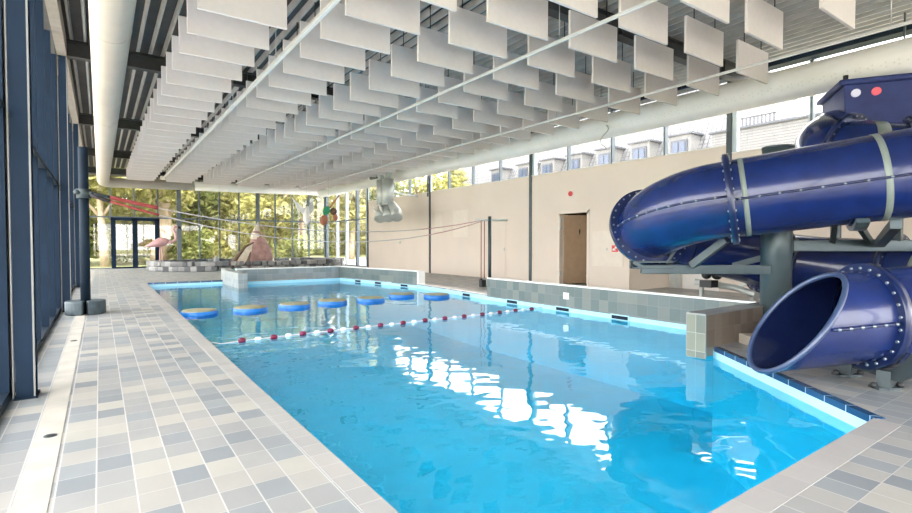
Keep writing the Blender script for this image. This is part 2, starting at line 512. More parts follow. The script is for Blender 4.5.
# parapets (tiled low walls round the pool), each: tiled body + white cap
def parapet(name, a, b, w, z0, z1, side, m, lab, capm=None, cap=.03):
    mb = edge_strip(a, b, w, z0, z1 - cap, side)
    t = struct(mb.build(name, m), lab, 'low wall')
    a2, b2 = a, b
    c = edge_strip(a2, b2, w, z1 - cap, z1, side)
    o = c.build('cap', capm or M['white_tile'], t)
    return t
parapet('wall_pool_right', (7.615, 3.42), (7.715, 9.66), .13, -.045, .42, -1, M['parapet_tile'], 'green grey tiled low wall along the right pool side')
parapet('wall_pool_back_right', (8.0, 13.48), (7.3, 17.95), .15, -.045, .41, -1, M['parapet_tile'], 'green grey tiled low wall at the far right pool side')
mb = MB(); mb.box(8.0, 8.24, 13.40, 13.475, -.03, .41)
struct(mb.build('trim_7', M['white_tile']), 'white end face of the far right tiled low wall', 'trim')
parapet('wall_pool_far', (7.45, 17.95), (3.72, 17.95), .3, -.045, .41, -1, M['parapet_far_tile'], 'grey tiled low wall across the far pool end')
# landing wall with end pillar beside the slide
mb = MB(); mb.box(5.86, 9.6, 3.2, 3.4, -.10, .40)
t = struct(mb.build('wall_slide_landing', tile_mat('landing_tiles', .16, .22, [(.22, .175, .14), (.25, .20, .16), (.28, .23, .185), (.20, .16, .13)], .005, (.30, .25, .20), rough=.45, axes='XZ')),
           'brown tiled low wall ending in a pillar beside the slide mouth', 'low wall')
mb = MB(); mb.box(5.835, 5.862, 3.18, 3.42, -.12, .405)
mb.build('end_face', tile_mat('pillar_tiles', .12, .22, [(.155, .18, .14), (.125, .15, .13), (.185, .205, .16), (.11, .135, .12)], .006, (.36, .375, .34), rough=.35, axes='YZ', off=(3.18, -.04)), t)
mb = MB(); mb.box(5.835, 9.6, 3.18, 3.42, .40, .415); mb.build('cap', M['parapet_far_tile'], t)
# sloped pier in the far left corner
mb = MB(); mb.prism([(3.45, 16.5, -.25), (3.72, 16.5, -.25), (3.72, 16.5, .34), (3.45, 16.5, .34)], (0, 1.7, 0))
mb2 = MB()
t = struct(mb.build('wall_pool_pier', M['grey_pier']), 'small grey tiled pier standing in the far left part of the pool', 'pier')
mb2.prism([(3.45, 18.2, -.25), (3.45, 18.2, .34), (3.4, 18.9, .4), (3.4, 18.9, -.1)], (.27, 0, 0)); mb2.build('buttress', M['grey_pier'], t)

# skimmer inlets along the right wall
def pool_right_x(y):
    pts = [(3.3, 7.62), (9.66, 7.72), (13.5, 8.0), (17.9, 7.3)]
    for (y0, x0), (y1, x1) in zip(pts, pts[1:]):
        if y0 <= y <= y1:
            return x0 + (x1 - x0) * (y - y0) / (y1 - y0), math.atan2(x1 - x0, y1 - y0)
    return 7.6, 0
SK = [(5.75, 'first inlet left of the brown pillar'), (7.15, 'second inlet left of the brown pillar'), (8.72, 'inlet just right of the end of the near tiled wall'),
      (10.6, 'inlet under the white deck edge in the gap'), (14.1, 'inlet below the white end of the far right tiled wall'), (15.5, 'middle inlet of the far right tiled wall'), (16.7, 'inlet nearest the far pool corner')]
for y, lab in SK:
    x, ang = pool_right_x(y)
    t = empty('skimmer_inlet', (x, y, -.085)); tag(t, 'dark pool wall slot, ' + lab, 'skimmer', 'skimmer inlets on the right pool wall')
    R = Matrix.Rotation(-ang, 4, 'Z')
    mb = MB()
    for dy, dz, sy, sz in ((0, .042, .40, .02), (0, -.042, .40, .02), (.19, 0, .02, .07), (-.19, 0, .02, .07)):
        mb.obox(Vector((x - .008, y, -.085)) + R @ Vector((0, dy, dz)), (.024, sy, sz), R)
    mb.build('frame', M['skim'], t)
    mb = MB(); mb.obox((x - .004, y, -.085), (.012, .36, .066), R); mb.build('slot', M['dark_steel2'], t)
# small white square box on the parapet face
t = MB().box(7.655, 7.672, 6.98, 7.12, .13, .26).build('wall_light', M['white_tile']); tag(t, 'small white square fitting set in the right tiled low wall', 'fitting')

# ------------------------------------------------------------------ roof
top = ZR + .22
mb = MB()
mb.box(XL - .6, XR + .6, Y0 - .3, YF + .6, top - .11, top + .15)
roof = struct(mb.build('ceiling', M['valley_shade']), 'dark ribbed metal roof sheets with painted valley shade above the hanging baffles', 'ceiling')
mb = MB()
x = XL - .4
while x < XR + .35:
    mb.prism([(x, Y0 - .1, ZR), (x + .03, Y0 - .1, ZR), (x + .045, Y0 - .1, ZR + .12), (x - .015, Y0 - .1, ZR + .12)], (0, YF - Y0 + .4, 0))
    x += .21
mb.build('ribs', M['rib_light'], roof)
for i, y in enumerate([-.9] + COLS_Y + [30.2]):
    if i == 0:
        continue
    mb = MB()
    mb.box(XL, XR, y - .09, y + .09, ZB, ZB + .022); mb.box(XL, XR, y - .09, y + .09, ZR - .032, ZR - .01); mb.box(XL, XR, y - .008, y + .008, ZB + .02, ZR - .03)
    for k in range(1, 11):
        mb.box(XL + k * 1.1, XL + k * 1.1 + .012, y - .08, y + .08, ZB + .02, ZR - .03)
    struct(mb.build('beam_%d' % i, M['beam']), ['', 'dark steel roof beam nearest the camera', 'dark steel roof beam second from the camera', 'dark steel roof beam third from the camera', 'dark steel roof beam fourth from the camera', 'dark steel roof beam above the far windows'][i], 'beam')
# eaves beams
mb = MB(); mb.box(-.58, -.44, Y0, YF, ZB - .02, ZR - .01)
struct(mb.build('trim_8', M['eaves']), 'pale eaves beam along the top of the left window wall', 'beam')
mb = MB(); mb.box(XR - .2, XR + .1, Y0, YF, 4.88, ZR + .02)
struct(mb.build('trim_9', M['dark_steel2']), 'blue grey eaves beam above the right clerestory', 'beam')
mb = MB(); mb.box(XL, XR, YF - .02, YF + .15, 4.6, ZR + .02)
struct(mb.build('trim_10', M['eaves']), 'eaves beam above the far window wall', 'beam')

# hanging baffles
def make_baffle(x0, y, zb=4.085, w=1.07, h=.545):
    t = MB().box(x0, x0 + w, y - .02, y + .02, zb, zb + h).build('ceiling_baffle', M['baffle'], bevel=.006)
    for k in (.22, .78):
        MB().cyl((x0 + w * k, y, zb + h - .01), (x0 + w * k, y, ZR + .02), .008, 6).build('hanger', M['wire'], t)
    return t
COLN = ['leftmost lane', 'second lane from left', 'third lane from left', 'fourth lane from left', 'fifth lane from left', 'rightmost lane']
XC = [1.005, 2.535, 4.09, 5.61, 7.15, 8.69]
proto = None
for c, x0 in enumerate(XC):
    k = 0
    for r in range(0, 30):
        y = 2.53 + .866 * r
        if not any(in_frame((xx, y, zz), -3) for xx in (x0 + .1, x0 + .97) for zz in (4.1, 4.62)):
            continue
        if c == 5 and y < 4:
            continue
        if y > 27.6:
            break
        if proto is None:
            proto = make_baffle(0, 0)
            o = proto
        else:
            o = proto.copy(); COL.objects.link(o)
            for ch in proto.children:
                d = ch.copy(); COL.objects.link(d); d.parent = o
        o.location = (x0, y, 0)
        who = 'nearest the camera' if k == 0 else ORD[k] + ' from the camera'
        tag(o, 'white hanging baffle, %s in the %s' % (who, COLN[c]), 'ceiling baffle', 'white baffles hanging from the ceiling')
        k += 1

# rails under the baffles
for i, (x, r, lab) in enumerate(((2.28, .035, 'pale rail under the ceiling baffles, leftmost of three'), (5.27, .026, 'pale rail under the ceiling baffles, middle of three'), (8.46, .024, 'pale rail under the ceiling baffles, rightmost of three'))):
    y1 = (25.2, 25.5, 25.8)[i]
    t = empty('ceiling_rail', (x, 12, 4.07)); tag(t, lab, 'rail', 'rails under the ceiling baffles')
    MB().box(x - r, x + r, .6, y1, 4.045, 4.045 + 1.3 * r).build('rail_profile', M['rail'], t, bevel=.006)
    MB().box(x - r * .6, x + r * .6, .65, y1 - .05, 4.038, 4.047).build('diffuser', M['white_paint'], t)
    for yy in (2.2, 5.0, 8.1, 11.2, 14.3, 17.4, 20.5, 23.6):
        MB().cyl((x, yy, 4.06), (x, yy, ZR + .05), .006, 6).build('wire', M['wire_light'], t)
    if i == 0:
        MB().box(x - .09, x + .09, y1, y1 + .22, 4.02, 4.16).build('end_box', M['white_paint'], t)

# ducts
def duct(name, pts, r, lab, m='duct'):
    t = empty(name, pts[0]); tag(t, lab, 'duct')
    MB().tube(pts, r, 32).build('tube', M[m], t)
    return t
t = duct('air_duct', [(.165, -3, 4.14), (.165, 10, 4.14), (.165, 28.2, 4.14), (.19, 28.7, 4.14), (.35, 29.1, 4.14), (.7, 29.3, 4.16), (4, 29.3, 4.22)], .235, 'long round white air duct running along the left window wall', 'duct_cloth')
for y in (8.2, 14, 20, 26):
    MB().ring((.165, y, 4.14), (0, 1, 0), .239, .23, .03).build('seam', M['duct_cloth'], t)
    MB().cyl((.165, y + .3, 4.36), (.165, y + .3, ZR), .006, 6).build('hanger', M['wire_light'], t)
t = duct('air_duct', [(4.05, 29.3, 4.22), (7, 29.3, 4.26), (11.2, 29.3, 4.34)], .235, 'white air duct crossing above the far window wall')
for x in (5.2, 7.4, 9.6):
    MB().cyl((x, 29.3, 4.45), (x, 29.3, ZR), .006, 6).build('hanger', M['wire_light'], t)
    MB().ring((x, 29.3, 4.22 + (x - 4.05) * .0165), (1, 0, 0), .24, .23, .03).build('seam', M['duct'], t)
t = duct('air_duct', [(10.68, -1, 4.25), (10.68, 10, 4.25), (10.68, 28.8, 4.25)], .30, 'large white perforated air duct in front of the right clerestory')
mb = MB()
yy = 1.4
while yy < 13:
    for a in (196, 203, 210):
        p = Vector((10.68 + .3 * cos(radians(a)), yy + (a % 2) * .06, 4.25 + .3 * sin(radians(a))))
        nrm = Vector((cos(radians(a)), 0, sin(radians(a))))
        mb.cyl(p - nrm * .01, p + nrm * .002, .012, 6)
    yy += .17
mb.build('perforations', M['white_paint'], t)
for y in (2.6, 5.8, 9, 12.2, 15.4, 18.6):
    MB().bar((10.68, y, 4.5), (10.68, y, ZR), .05, .02).build('hanger', M['grey_post'], t)
# loose cable below the duct
cv = []
for i in range(15):
    a = i / 14
    cv.append((10.385 - .12 * sin(a * pi), 8.25 - .12 * sin(a * pi * 2), 4.2 - .55 * a))
o = MB().tube(cv, .012, 8).build('cable', M['metal_grey']); tag(o, 'thin grey cable hanging in a loop below the right duct', 'cable')

# ------------------------------------------------------------------ left window wall
def pane(name, x0, x1, y0, y1, z0, z1):
    return MB().box(x0, x1, y0, y1, z0, z1).build(name, M['glass'])
edges = [Y0] + COLS_Y + [YF]
for i in range(len(edges) - 1):
    a, b = edges[i] + .07, edges[i + 1] - .07
    t = struct(pane('window_%d' % (i + 1), -.735, -.728, a, b, .08, ZB - .02), 'tall glazed bay of the left window wall', 'window')
    nm = 5
    for k in range(nm + 1):
        y = a + .03 + (b - a - .06) * k / nm
        MB().box(-.76, -.60, y - .03, y + .03, .05, ZB - .02).build('mullion', M['dark_steel'], t)
    MB().box(-.74, -.605, a, b, 2.30, 2.36).build('transom', M['dark_steel2'], t)
    MB().box(-.76, -.60, a, b, 0, .08).build('sill', M['dark_steel2'], t)
for i, y in enumerate(COLS_Y):
    mb = MB()
    mb.box(-.565, -.445, y - .10, y - .085, 0, ZB - .01); mb.box(-.565, -.445, y + .085, y + .10, 0, ZB - .01); mb.box(-.512, -.498, y - .09, y + .09, 0, ZB - .01)
    mb.box(-.58, -.43, y - .12, y + .12, 0, .015)
    t = struct(mb.build('column_%d' % (i + 1), M['dark_steel']), 'dark blue steel column in the left window wall', 'column')
    MB().box(-.455, -.443, y - .104, y - .08, .01, ZB - .01).build('edge', M['light_edge'], t)
    MB().box(-.585, -.575, y - .10, y - .07, .01, ZB - .01).build('joint_strip', M['light_edge'], t)
    MB().box(-.80, -.60, y - .09, y + .02, .0, ZB - .01).build('jamb_panel', M['dark_steel2'], t)
# ------------------------------------------------------------------ far window wall
FX = [-.45, .45, 1.45, 2.48, 3.45, 4.43, 5.42, 6.43, 7.44, 8.43, 9.42, 10.43, 11.5]
t = struct(MB().box(-.6, 11.5, YF + .05, YF + .057, .04, 4.6).build('window_6', M['glass']), 'far glazed wall looking out on trees', 'window')
for k, x in enumerate(FX):
    w = .10 if k in (4, 8, 12) else .035
    if k in (2, 3) or k == 1:
        MB().box(x - w, x + w, YF - .05, YF + .06, 2.45, 4.65).build('mullion', M['alu'], t)
    else:
        MB().box(x - w, x + w, YF - .05, YF + .06, .0, 4.65).build('mullion', M['alu'], t)
MB().box(-.6, 11.5, YF - .03, YF + .06, 2.53, 2.60).build('transom', M['alu'], t)
MB().box(-.6, 11.5, YF - .03, YF + .06, 0, .05).build('sill', M['alu'], t)
d = struct(MB().box(.50, 2.45, YF - .02, YF - .012, .1, 2.4).build('door_1', M['glass']), 'double glass door in the far window wall with dark frame', 'door')
for x0, x1 in ((.46, .66), (1.36, 1.58), (2.34, 2.55)):
    MB().box(x0, x1, YF - .08, YF + .04, 0, 2.5).build('stile', M['dark_steel'], d)
MB().box(.46, 2.55, YF - .08, YF + .04, 2.40, 2.55).build('head', M['dark_steel'], d)
MB().box(.46, 2.55, YF - .06, YF + .04, 0, .08).build('threshold', M['dark_steel'], d)
MB().box(1.30, 1.34, YF - .14, YF - .08, .95, 1.25).build('handle', M['light_edge'], d)
# right return glazing
t = struct(MB().box(XR + .05, XR + .057, 24.5, YF, .04, 4.88).build('window_7', M['glass']), 'glazed right side wall beyond the beige wall', 'window')
for y, w in ((30.3, .1), (28.6, .05), (27.2, .06), (25.75, .09), (24.48, .06)):
    MB().box(XR - .05, XR + .1, y - w, y + w, 0, 4.9).build('mullion', M['alu_light'] if w < .08 else M['alu'], t)
MB().box(XR - .03, XR + .06, 24.5, YF, 2.53, 2.59).build('transom', M['alu'], t)
MB().box(XR - .03, XR + .06, 24.5, YF, 0, .05).build('sill', M['alu'], t)
# glazing added behind the camera, out of view, to let in fill skylight
t = struct(MB().box(XL, XR, Y0 - .01, Y0, .04, 3.3).build('window_8', M['glass']), 'added glazing behind the camera letting in fill skylight', 'window')
for k in range(9):
    x = XL + k * (XR - XL) / 8
    MB().box(x - .04, x + .04, Y0 - .015, Y0 + .08, 0, 3.3).build('mullion', M['alu'], t)

struct(MB().box(XL, XR, Y0 - .12, Y0 - .02, 3.3, 4.97).build('wall_back_blocker', M['beige_wall']), 'added beige wall above the back glazing, keeping light off near baffles', 'wall')  # unseen solid part, added to cut the light on the near baffles
# ------------------------------------------------------------------ right wall
YC = 8.35
ZS, ZS2 = 3.43, 3.25
wall = MB()
wall.box(XR, XR + .2, 10.87, 24.42, 0, ZS)
wall.box(XR, XR + .2, YC, 9.77, 0, ZS)
wall.box(XR, XR + .2, 9.77, 10.87, 2.17, ZS)
wall.box(XR, XR + .2, 5.8, YC, 2.3, ZS)
wall.box(XR, XR + .2, Y0, 5.8, 2.3, ZS2)
wall.box(XR + .2, 13.5, YC, YC + .15, 0, 2.3)
wall.box(13.3, 13.5, Y0, YC, 0, 2.3)
wall.box(XR + .2, 13.5, Y0, YC + .15, 2.3, 2.45)
wr = struct(wall.build('wall_right', M['beige_wall']), 'beige right wall below the clerestory windows', 'wall')
for y in (5.78, 12.13, 18.28, 24.37):
    MB().box(XR - .03, XR + .01, y - .055, y + .055, 0 if y > 8 else 2.3, 4.9).build('wall_post', M['grey_post'], wr)
# clerestory
cl = struct(MB().box(XR + .11, XR + .117, Y0, 24.4, ZS2, 4.9).build('window_9', M['glass']), 'clerestory window band above the beige right wall', 'window')
y = 5.78 - 1.585 * 5
i = 0
while y < 24.2:
    if abs((y - 5.78) / 6.34 - round((y - 5.78) / 6.34)) > .02:
        zs = ZS if y > 5.8 else ZS2
        MB().box(XR - .02, XR + .10, y - .03, y + .01, zs, 4.9).build('mullion', M['alu'], cl)
        MB().box(XR + .0, XR + .10, y + .01, y + .045, zs, 4.9).build('mullion_reveal', M['alu_light'], cl)
    else:
        MB().box(XR - .0, XR + .12, y - .16, y - .055, ZS if y > 6 else ZS2, 4.9).build('mullion_reveal', M['alu_light'], cl)
        MB().box(XR - .01, XR + .12, y - .055, y + .055, ZS2, 4.9).build('post', M['alu'], cl)
    y += 1.585
MB().box(XR - .02, XR + .2, 5.8, 24.4, ZS, ZS + .02).build('sill', M['white_paint'], cl)
MB().box(XR - .02, XR + .2, Y0, 5.8, ZS2, ZS2 + .02).build('sill', M['white_paint'], cl)
# door with little room behind
dr = MB()
th = radians(70)
hx, hy = XR + .16, 10.83
dx, dy = sin(th), -cos(th)
dr.bar((hx, hy, 1.07), (hx + dx * 1.0, hy + dy * 1.0, 1.07), .045, 2.1)
d = struct(dr.build('door_2', M['beige_dark']), 'brown door standing ajar in the beige wall', 'door')
fr = MB(); fr.box(XR - .015, XR + .21, 10.85, 10.93, 0, 2.22); fr.box(XR - .015, XR + .21, 9.71, 9.79, 0, 2.22); fr.box(XR - .015, XR + .21, 9.71, 10.93, 2.15, 2.22)
fr.build('frame', M['white_panel'], d)
pp = Vector((hx + dx * .88, hy + dy * .88, 1.05)) + Vector((-dy, dx, 0)) * -.05
MB().ball(pp, .03).cyl(pp, pp + Vector((-dx * .1, -dy * .1, 0)), .012, 8).build('handle', M['metal_grey'], d)
pp = Vector((hx + dx * .52, hy + dy * .52, 1.6)) + Vector((-dy, dx, 0)) * -.03
mb = MB(); mb.ball(pp + Vector((0, 0, .07)), .022); mb.bar(pp + Vector((0, 0, .05)), pp + Vector((0, 0, -.02)), .05, .012); mb.bar(pp + Vector((0, 0, -.02)), pp + Vector((0, 0, -.08)), .025, .01)
mb.build('pictogram', M['black'], d)
for z in (.35, 1.75, 1.95):
    MB().box(XR - .03, XR + .02, 10.80, 10.85, z - .06, z + .06).build('hinge', M['metal_grey'], d)
rm = MB()
rm.box(13.2, 13.3, YC + .15, 12.2, 0, 2.6); rm.box(XR + .2, 13.3, 12.1, 12.2, 0, 2.6); rm.box(XR + .2, 13.3, YC + .15, 12.2, 2.5, 2.6)
struct(rm.build('wall_room_behind', M['room_beige']), 'tan walls of the room behind the open door', 'wall')
# folded dark stroller-like thing seen at the door foot
t = empty('folding_chair', (12.0, 9.95, 0)); tag(t, 'small dark folding chair on the floor inside the doorway', 'chair')
for s in (9.9, 10.12):
    mb = MB(); mb.bar((11.85, s, .01), (12.2, s, .38), .02, .02); mb.bar((12.2, s, .01), (11.85, s, .38), .02, .02); mb.build('crossed_legs', M['black'], t)
MB().box(11.85, 12.2, 9.9, 10.12, .36, .385).build('seat', M['black'], t)
MB().bar((12.18, 10.01, .38), (12.26, 10.01, .62), .22, .02).build('backrest', M['black'], t)
# fittings on the right wall
t = empty('fire_alarm', (XR - .02, 10.4, 2.73)); tag(t, 'round red alarm on the beige wall above the door', 'alarm')
MB().cyl((XR, 10.4, 2.73), (XR - .05, 10.4, 2.73), .075, 20).build('body', M['red'], t)
MB().cyl((XR, 10.4, 2.73), (XR - .015, 10.4, 2.73), .1, 20).build('base_plate', M['white_panel'], t)
t = empty('wall_hatch', (XR - .01, 9.0, 1.1)); tag(t, 'large cream hatch plate on the beige wall right of the door', 'hatch')
MB().box(XR - .02, XR, YC + .2, 9.58, .62, 1.60).build('panel', M['white_panel'], t, bevel=.004)
MB().box(XR - .03, XR - .018, 9.05, 9.09, 1.05, 1.13).build('latch', M['metal_grey'], t)
t = MB().box(XR - .032, XR - .02, 8.70, 8.90, 1.02, 1.20).build('fire_sign', M['red']); tag(t, 'small square red fire sign on the cream hatch plate', 'sign')
mb = MB(); mb.box(XR - .036, XR - .03, 8.73, 8.80, 1.13, 1.17); mb.box(XR - .036, XR - .03, 8.78, 8.88, 1.06, 1.09); mb.bar((XR - .033, 8.74, 1.13), (XR - .033, 8.86, 1.10), .006, .02)
mb.build('pictogram', M['white_paint'], t)
for y0, y1, z0, z1, lab in ((15.55, 16.55, 1.5, 2.55, 'tall pale flush panel on the beige wall left of the rope post'), (17.35, 17.9, 1.75, 2.55, 'narrow pale flush panel on the beige wall beside the dark wall post')):
    t = MB().box(XR - .008, XR, y0, y1, z0, z1).build('wall_panel', M['white_panel'], bevel=.003); tag(t, lab, 'panel')
t = MB().box(XR - .012, XR, 13.35, 14.25, 0.02, 2.1).build('door_3', M['beige_wall'], bevel=.004); struct(t, 'flush beige door right of the rope post', 'door')
MB().box(XR - .03, XR - .012, 13.42, 13.46, 1.0, 1.1).build('handle', M['metal_grey'], t)
t = MB().cyl((XR, 20.9, 1.3), (XR - .06, 20.9, 1.3), .06, 12).build('wall_socket', M['metal_grey']); tag(t, 'tiny grey socket on the far part of the beige wall', 'socket')
# doors in the recess
t = MB().box(13.27, 13.3, 7.95, 8.3, 0, 2.1).build('recess_panel', M['metal_grey']); tag(t, 'blue grey panel at the back of the recess below the slide', 'panel')
t = MB().box(13.27, 13.3, 6.9, 7.9, 0, 2.1).build('recess_panel', M['white_paint']); tag(t, 'white panel at the back of the recess below the slide', 'panel')

# ventilation cluster on the right wall
VX, VY = 9.9, 19.3
t = empty('ventilation_unit', (VX, VY, 2.3)); tag(t, 'pale green grey twin pipe ventilation unit high on the far beige wall', 'ventilation unit')
for y in (.26, -.26):
    MB().cyl((VX, VY + y, 2.85), (VX, VY + y, 3.95), .245, 20).build('pipe', M['metal_grey'], t)
    MB().ring((VX, VY + y, 2.92), (0, 0, 1), .275, .23, .06).build('collar', M['metal_grey'], t)
MB().tube([(VX, VY + .26, 3.9), (VX, VY + .42, 4.15), (VX - .1, VY + .7, 4.4), (VX - .2, VY + 1.0, 4.45)], .13, 14).build('elbow', M['metal_grey'], t)
MB().tube([(VX, VY - .26, 3.9), (VX, VY - .42, 4.2), (VX - .02, VY - .7, 4.5), (VX + .0, VY - .95, 4.64)], .12, 14).build('elbow', M['metal_grey'], t)
MB().cyl((VX, VY + 1.35, 4.15), (VX, VY + .5, 4.15), .08, 12).build('stub', M['grey_post'], t)
MB().bar((VX, VY, 3.5), (XR, VY, 3.3), .08, .08).build('wall_bracket', M['metal_grey'], t)
for y in (.45, -.3, -1.0):
    MB().tube([(VX, VY + y * .6, 2.88), (VX - .1, VY + y - .2, 2.5), (VX - .2, VY + y - .36, 2.28)], .22, 16, True, [.16, .22, .24]).build('nozzle', M['metal_grey'], t)
for y in (.45, -.15):
    MB().obox((VX - .32, VY + y - .1, 2.68), (.04, .32, .30), Matrix.Rotation(radians(28), 4, 'X') @ Matrix.Rotation(radians(-30), 4, 'Y')).build('white_flap', M['white_paint'], t)

# ------------------------------------------------------------------ rope crossing
t = empty('rope_post', (-.22, 11.15, 0)); tag(t, 'dark steel rope post standing on a round slate base at the left windows', 'post')
mb = MB()
for s in (-1, 1):
    pts = []
    for k in range(15):
        a = radians(8 + 164 * k / 14) * s
        pts.append((-.22 + .30 * sin(a) * 1., 11.15 - .30 * cos(a), 0))
    mb.prism([(-.22, 11.15 - .02, 0.0)] + pts[:] + [(-.22, 11.17, 0.0)] if s > 0 else [(-.22, 11.17, 0.0)] + pts[::-1] + [(-.22, 11.13, 0.0)], (0, 0, .24))
mb.build('base', M['slate'], t, bevel=.02)
MB().cyl((-.22, 11.15, .2), (-.22, 11.15, 2.95), .075, 20).build('pole', M['dark_steel2'], t)
MB().ring((-.22, 11.15, 2.13), (0, 0, 1), .11, .07, .16).build('clamp', M['grey_post'], t)
mb = MB(); mb.ball((-.12, 11.10, 2.13), .045); mb.ball((-.32, 11.05, 2.15), .045); mb.cyl((-.2, 11.13, 2.13), (.12, 11.11, 2.1), .03, 10); mb.build('pulley', M['grey_post'], t)
t = empty('rope_post', (9.2, 11.4, 0)); tag(t, 'slim grey rope post with cross arm standing behind the tiled low wall', 'post')
MB().cyl((9.2, 11.4, 0), (9.2, 11.4, 2.03), .05, 14).build('pole', M['grey_post'], t)
MB().cyl((8.85, 11.65, 1.92), (9.62, 11.1, 1.93), .035, 12).build('cross_arm', M['metal_grey'], t)
MB().box(9.05, 9.35, 11.25, 11.55, 0, .02).build('foot_plate', M['grey_post'], t)
mb = MB()
mb.cyl((8.98, 11.52, .25), (8.98, 11.52, 1.92), .012, 6); mb.cyl((9.07, 11.48, .25), (9.07, 11.48, 1.92), .012, 6)
mb.build('hanging_rope', M['rope_red'], t)
mb = MB(); mb.ball((8.98, 11.52, .2), .05); mb.box(8.94, 9.1, 11.44, 11.56, .0, .2); mb.build('rope_cleat', M['black'], t)
def catenary(a, b, sag, n=96):
    a, b = Vector(a), Vector(b)
    return [a.lerp(b, i / n) - Vector((0, 0, sag * 4 * (i / n) * (1 - i / n))) for i in range(n + 1)]
for (za, zb, yo, sag, lab) in ((2.16, 1.92, .08, .50, 'upper thin rope strung over the pool between the two rope posts'), (2.10, 1.92, -.08, .72, 'lower thin rope strung over the pool between the two rope posts')):
    c = catenary((-.12, 11.11 + yo, za), (9.0, 11.42 + yo, zb), sag)
    o = MB().tube(c, .011, 6).build('crossing_rope', M['rope']); tag(o, lab, 'rope', 'ropes over the pool')
    MB().tube(c[:4], .03, 8).build('sleeve', M['rope_black'], o)
    MB().tube(c[3:12], .034 if za > 2.12 else .022, 8).build('red_sleeve', M['rope_red'], o)
    MB().tube(c[74:96], .012, 6).build('red_section', M['pink'], o)

# floating pads
PADS = [(1.58, 11.0, 'leftmost'), (2.52, 10.95, 'second from the left'), (3.46, 11.05, 'third from the left'), (4.38, 11.2, 'fourth from the left'), (5.35, 11.2, 'fifth from the left'), (6.42, 11.6, 'sixth from the left'), (7.12, 11.0, 'rightmost')]
p0 = None
for x, y, lab in PADS:
    if p0 is None:
        p0 = empty('floating_pad', (0, 0, ZW))
        MB().lathe([(.31, -.07), (.335, -.05), (.335, .055), (.32, .065)], (0, 0, ZW), 32).build('rim', M['pad_blue'], p0)
        MB().lathe([(.322, .06), (.305, .08), (.2, .088)], (0, 0, ZW), 32).build('top', M['pad_top'], p0)
        o = p0
    else:
        o = p0.copy(); COL.objects.link(o)
        for ch in p0.children:
            d = ch.copy(); COL.objects.link(d); d.parent = o; d.matrix_parent_inverse = ch.matrix_parent_inverse.copy()
    o.location = (x, y, ZW)
    tag(o, 'blue floating step pad with tan top, %s in the row' % lab, 'floating pad', 'floating step pads in the pool')
for p in PADS: pass

# lane rope
LX = [(1.62, 7.551), (2.06, 7.56), (2.50, 7.596), (2.94, 7.608), (3.38, 7.63), (3.82, 7.636), (4.25, 7.633), (4.72, 7.678), (5.14, 7.669), (5.58, 7.673), (6.02, 7.683), (6.475, 7.711), (6.93, 7.752), (7.345, 7.713)]
t = empty('lane_rope', (1.1, 7.6, ZW)); tag(t, 'lane rope with red and white floats stretched across the pool', 'lane rope')
MB().tube([(1.1, 7.5, -.06), (1.35, 7.53, ZW)] + [(x, y, ZW + .01) for x, y in LX] + [(7.69, 7.72, -.1)], .007, 6).build('rope', M['white_float'], t)
for i, (x, y) in enumerate(LX):
    o = MB().lathe([(.015, -.05), (.034, -.036), (.038, 0), (.034, .036), (.015, .05)], (0, 0, 0), 14).build('float', M['red_float'], t)
    o.matrix_parent_inverse = Matrix.Identity(4)
    o.location = Vector((x, y, ZW + .015)) - t.location; o.rotation_euler = (0, pi / 2, .05)
    o['label'] = 'dark red float'
    if i < len(LX) - 1:
        x2 = (x + LX[i + 1][0]) / 2; y2 = (y + LX[i + 1][1]) / 2
        o = MB().lathe([(.012, -.045), (.026, -.034), (.03, 0), (.026, .034), (.012, .045)], (0, 0, 0), 14).build('float', M['white_float'], t)
        o.matrix_parent_inverse = Matrix.Identity(4)
        o.location = Vector((x2, y2, ZW + .012)) - t.location; o.rotation_euler = (0, pi / 2, .05)
        o['label'] = 'white float'

# ------------------------------------------------------------------ toddler pool with sculptures
rng = random.Random(3)
C0 = Vector((6.4, 26.9, 0))
mb = MB(); mb2 = MB()
for row in range(2):
    n = 88
    for k in range(n):
        a = 2 * pi * (k + .5 * row + rng.uniform(-.12, .12)) / n
        p = C0 + Vector((4.5 * cos(a), 2.45 * sin(a), .12 + .22 * row))
        tng = Vector((-4.5 * sin(a), 2.45 * cos(a), 0))
        R = Matrix.Rotation(math.atan2(tng.y, tng.x) + rng.uniform(-.1, .1), 4, 'Z')
        mb.obox(p, (rng.uniform(.2, .36), .34, rng.uniform(.19, .25)), R)
o = mb.build('stone_ring', M['stone'], bevel=.035); tag(o, 'low oval ring of grey stones around the toddler pool at the far windows', 'stone wall')
mb = MB(); mb.bm.faces.new([mb.bm.verts.new(C0 + Vector((4.4 * cos(2 * pi * k / 48), 2.35 * sin(2 * pi * k / 48), .12))) for k in range(48)])
o = mb.build('toddler_pool_water', M['water']); tag(o, 'shallow water inside the ring of grey stones', 'water', kind='stuff')
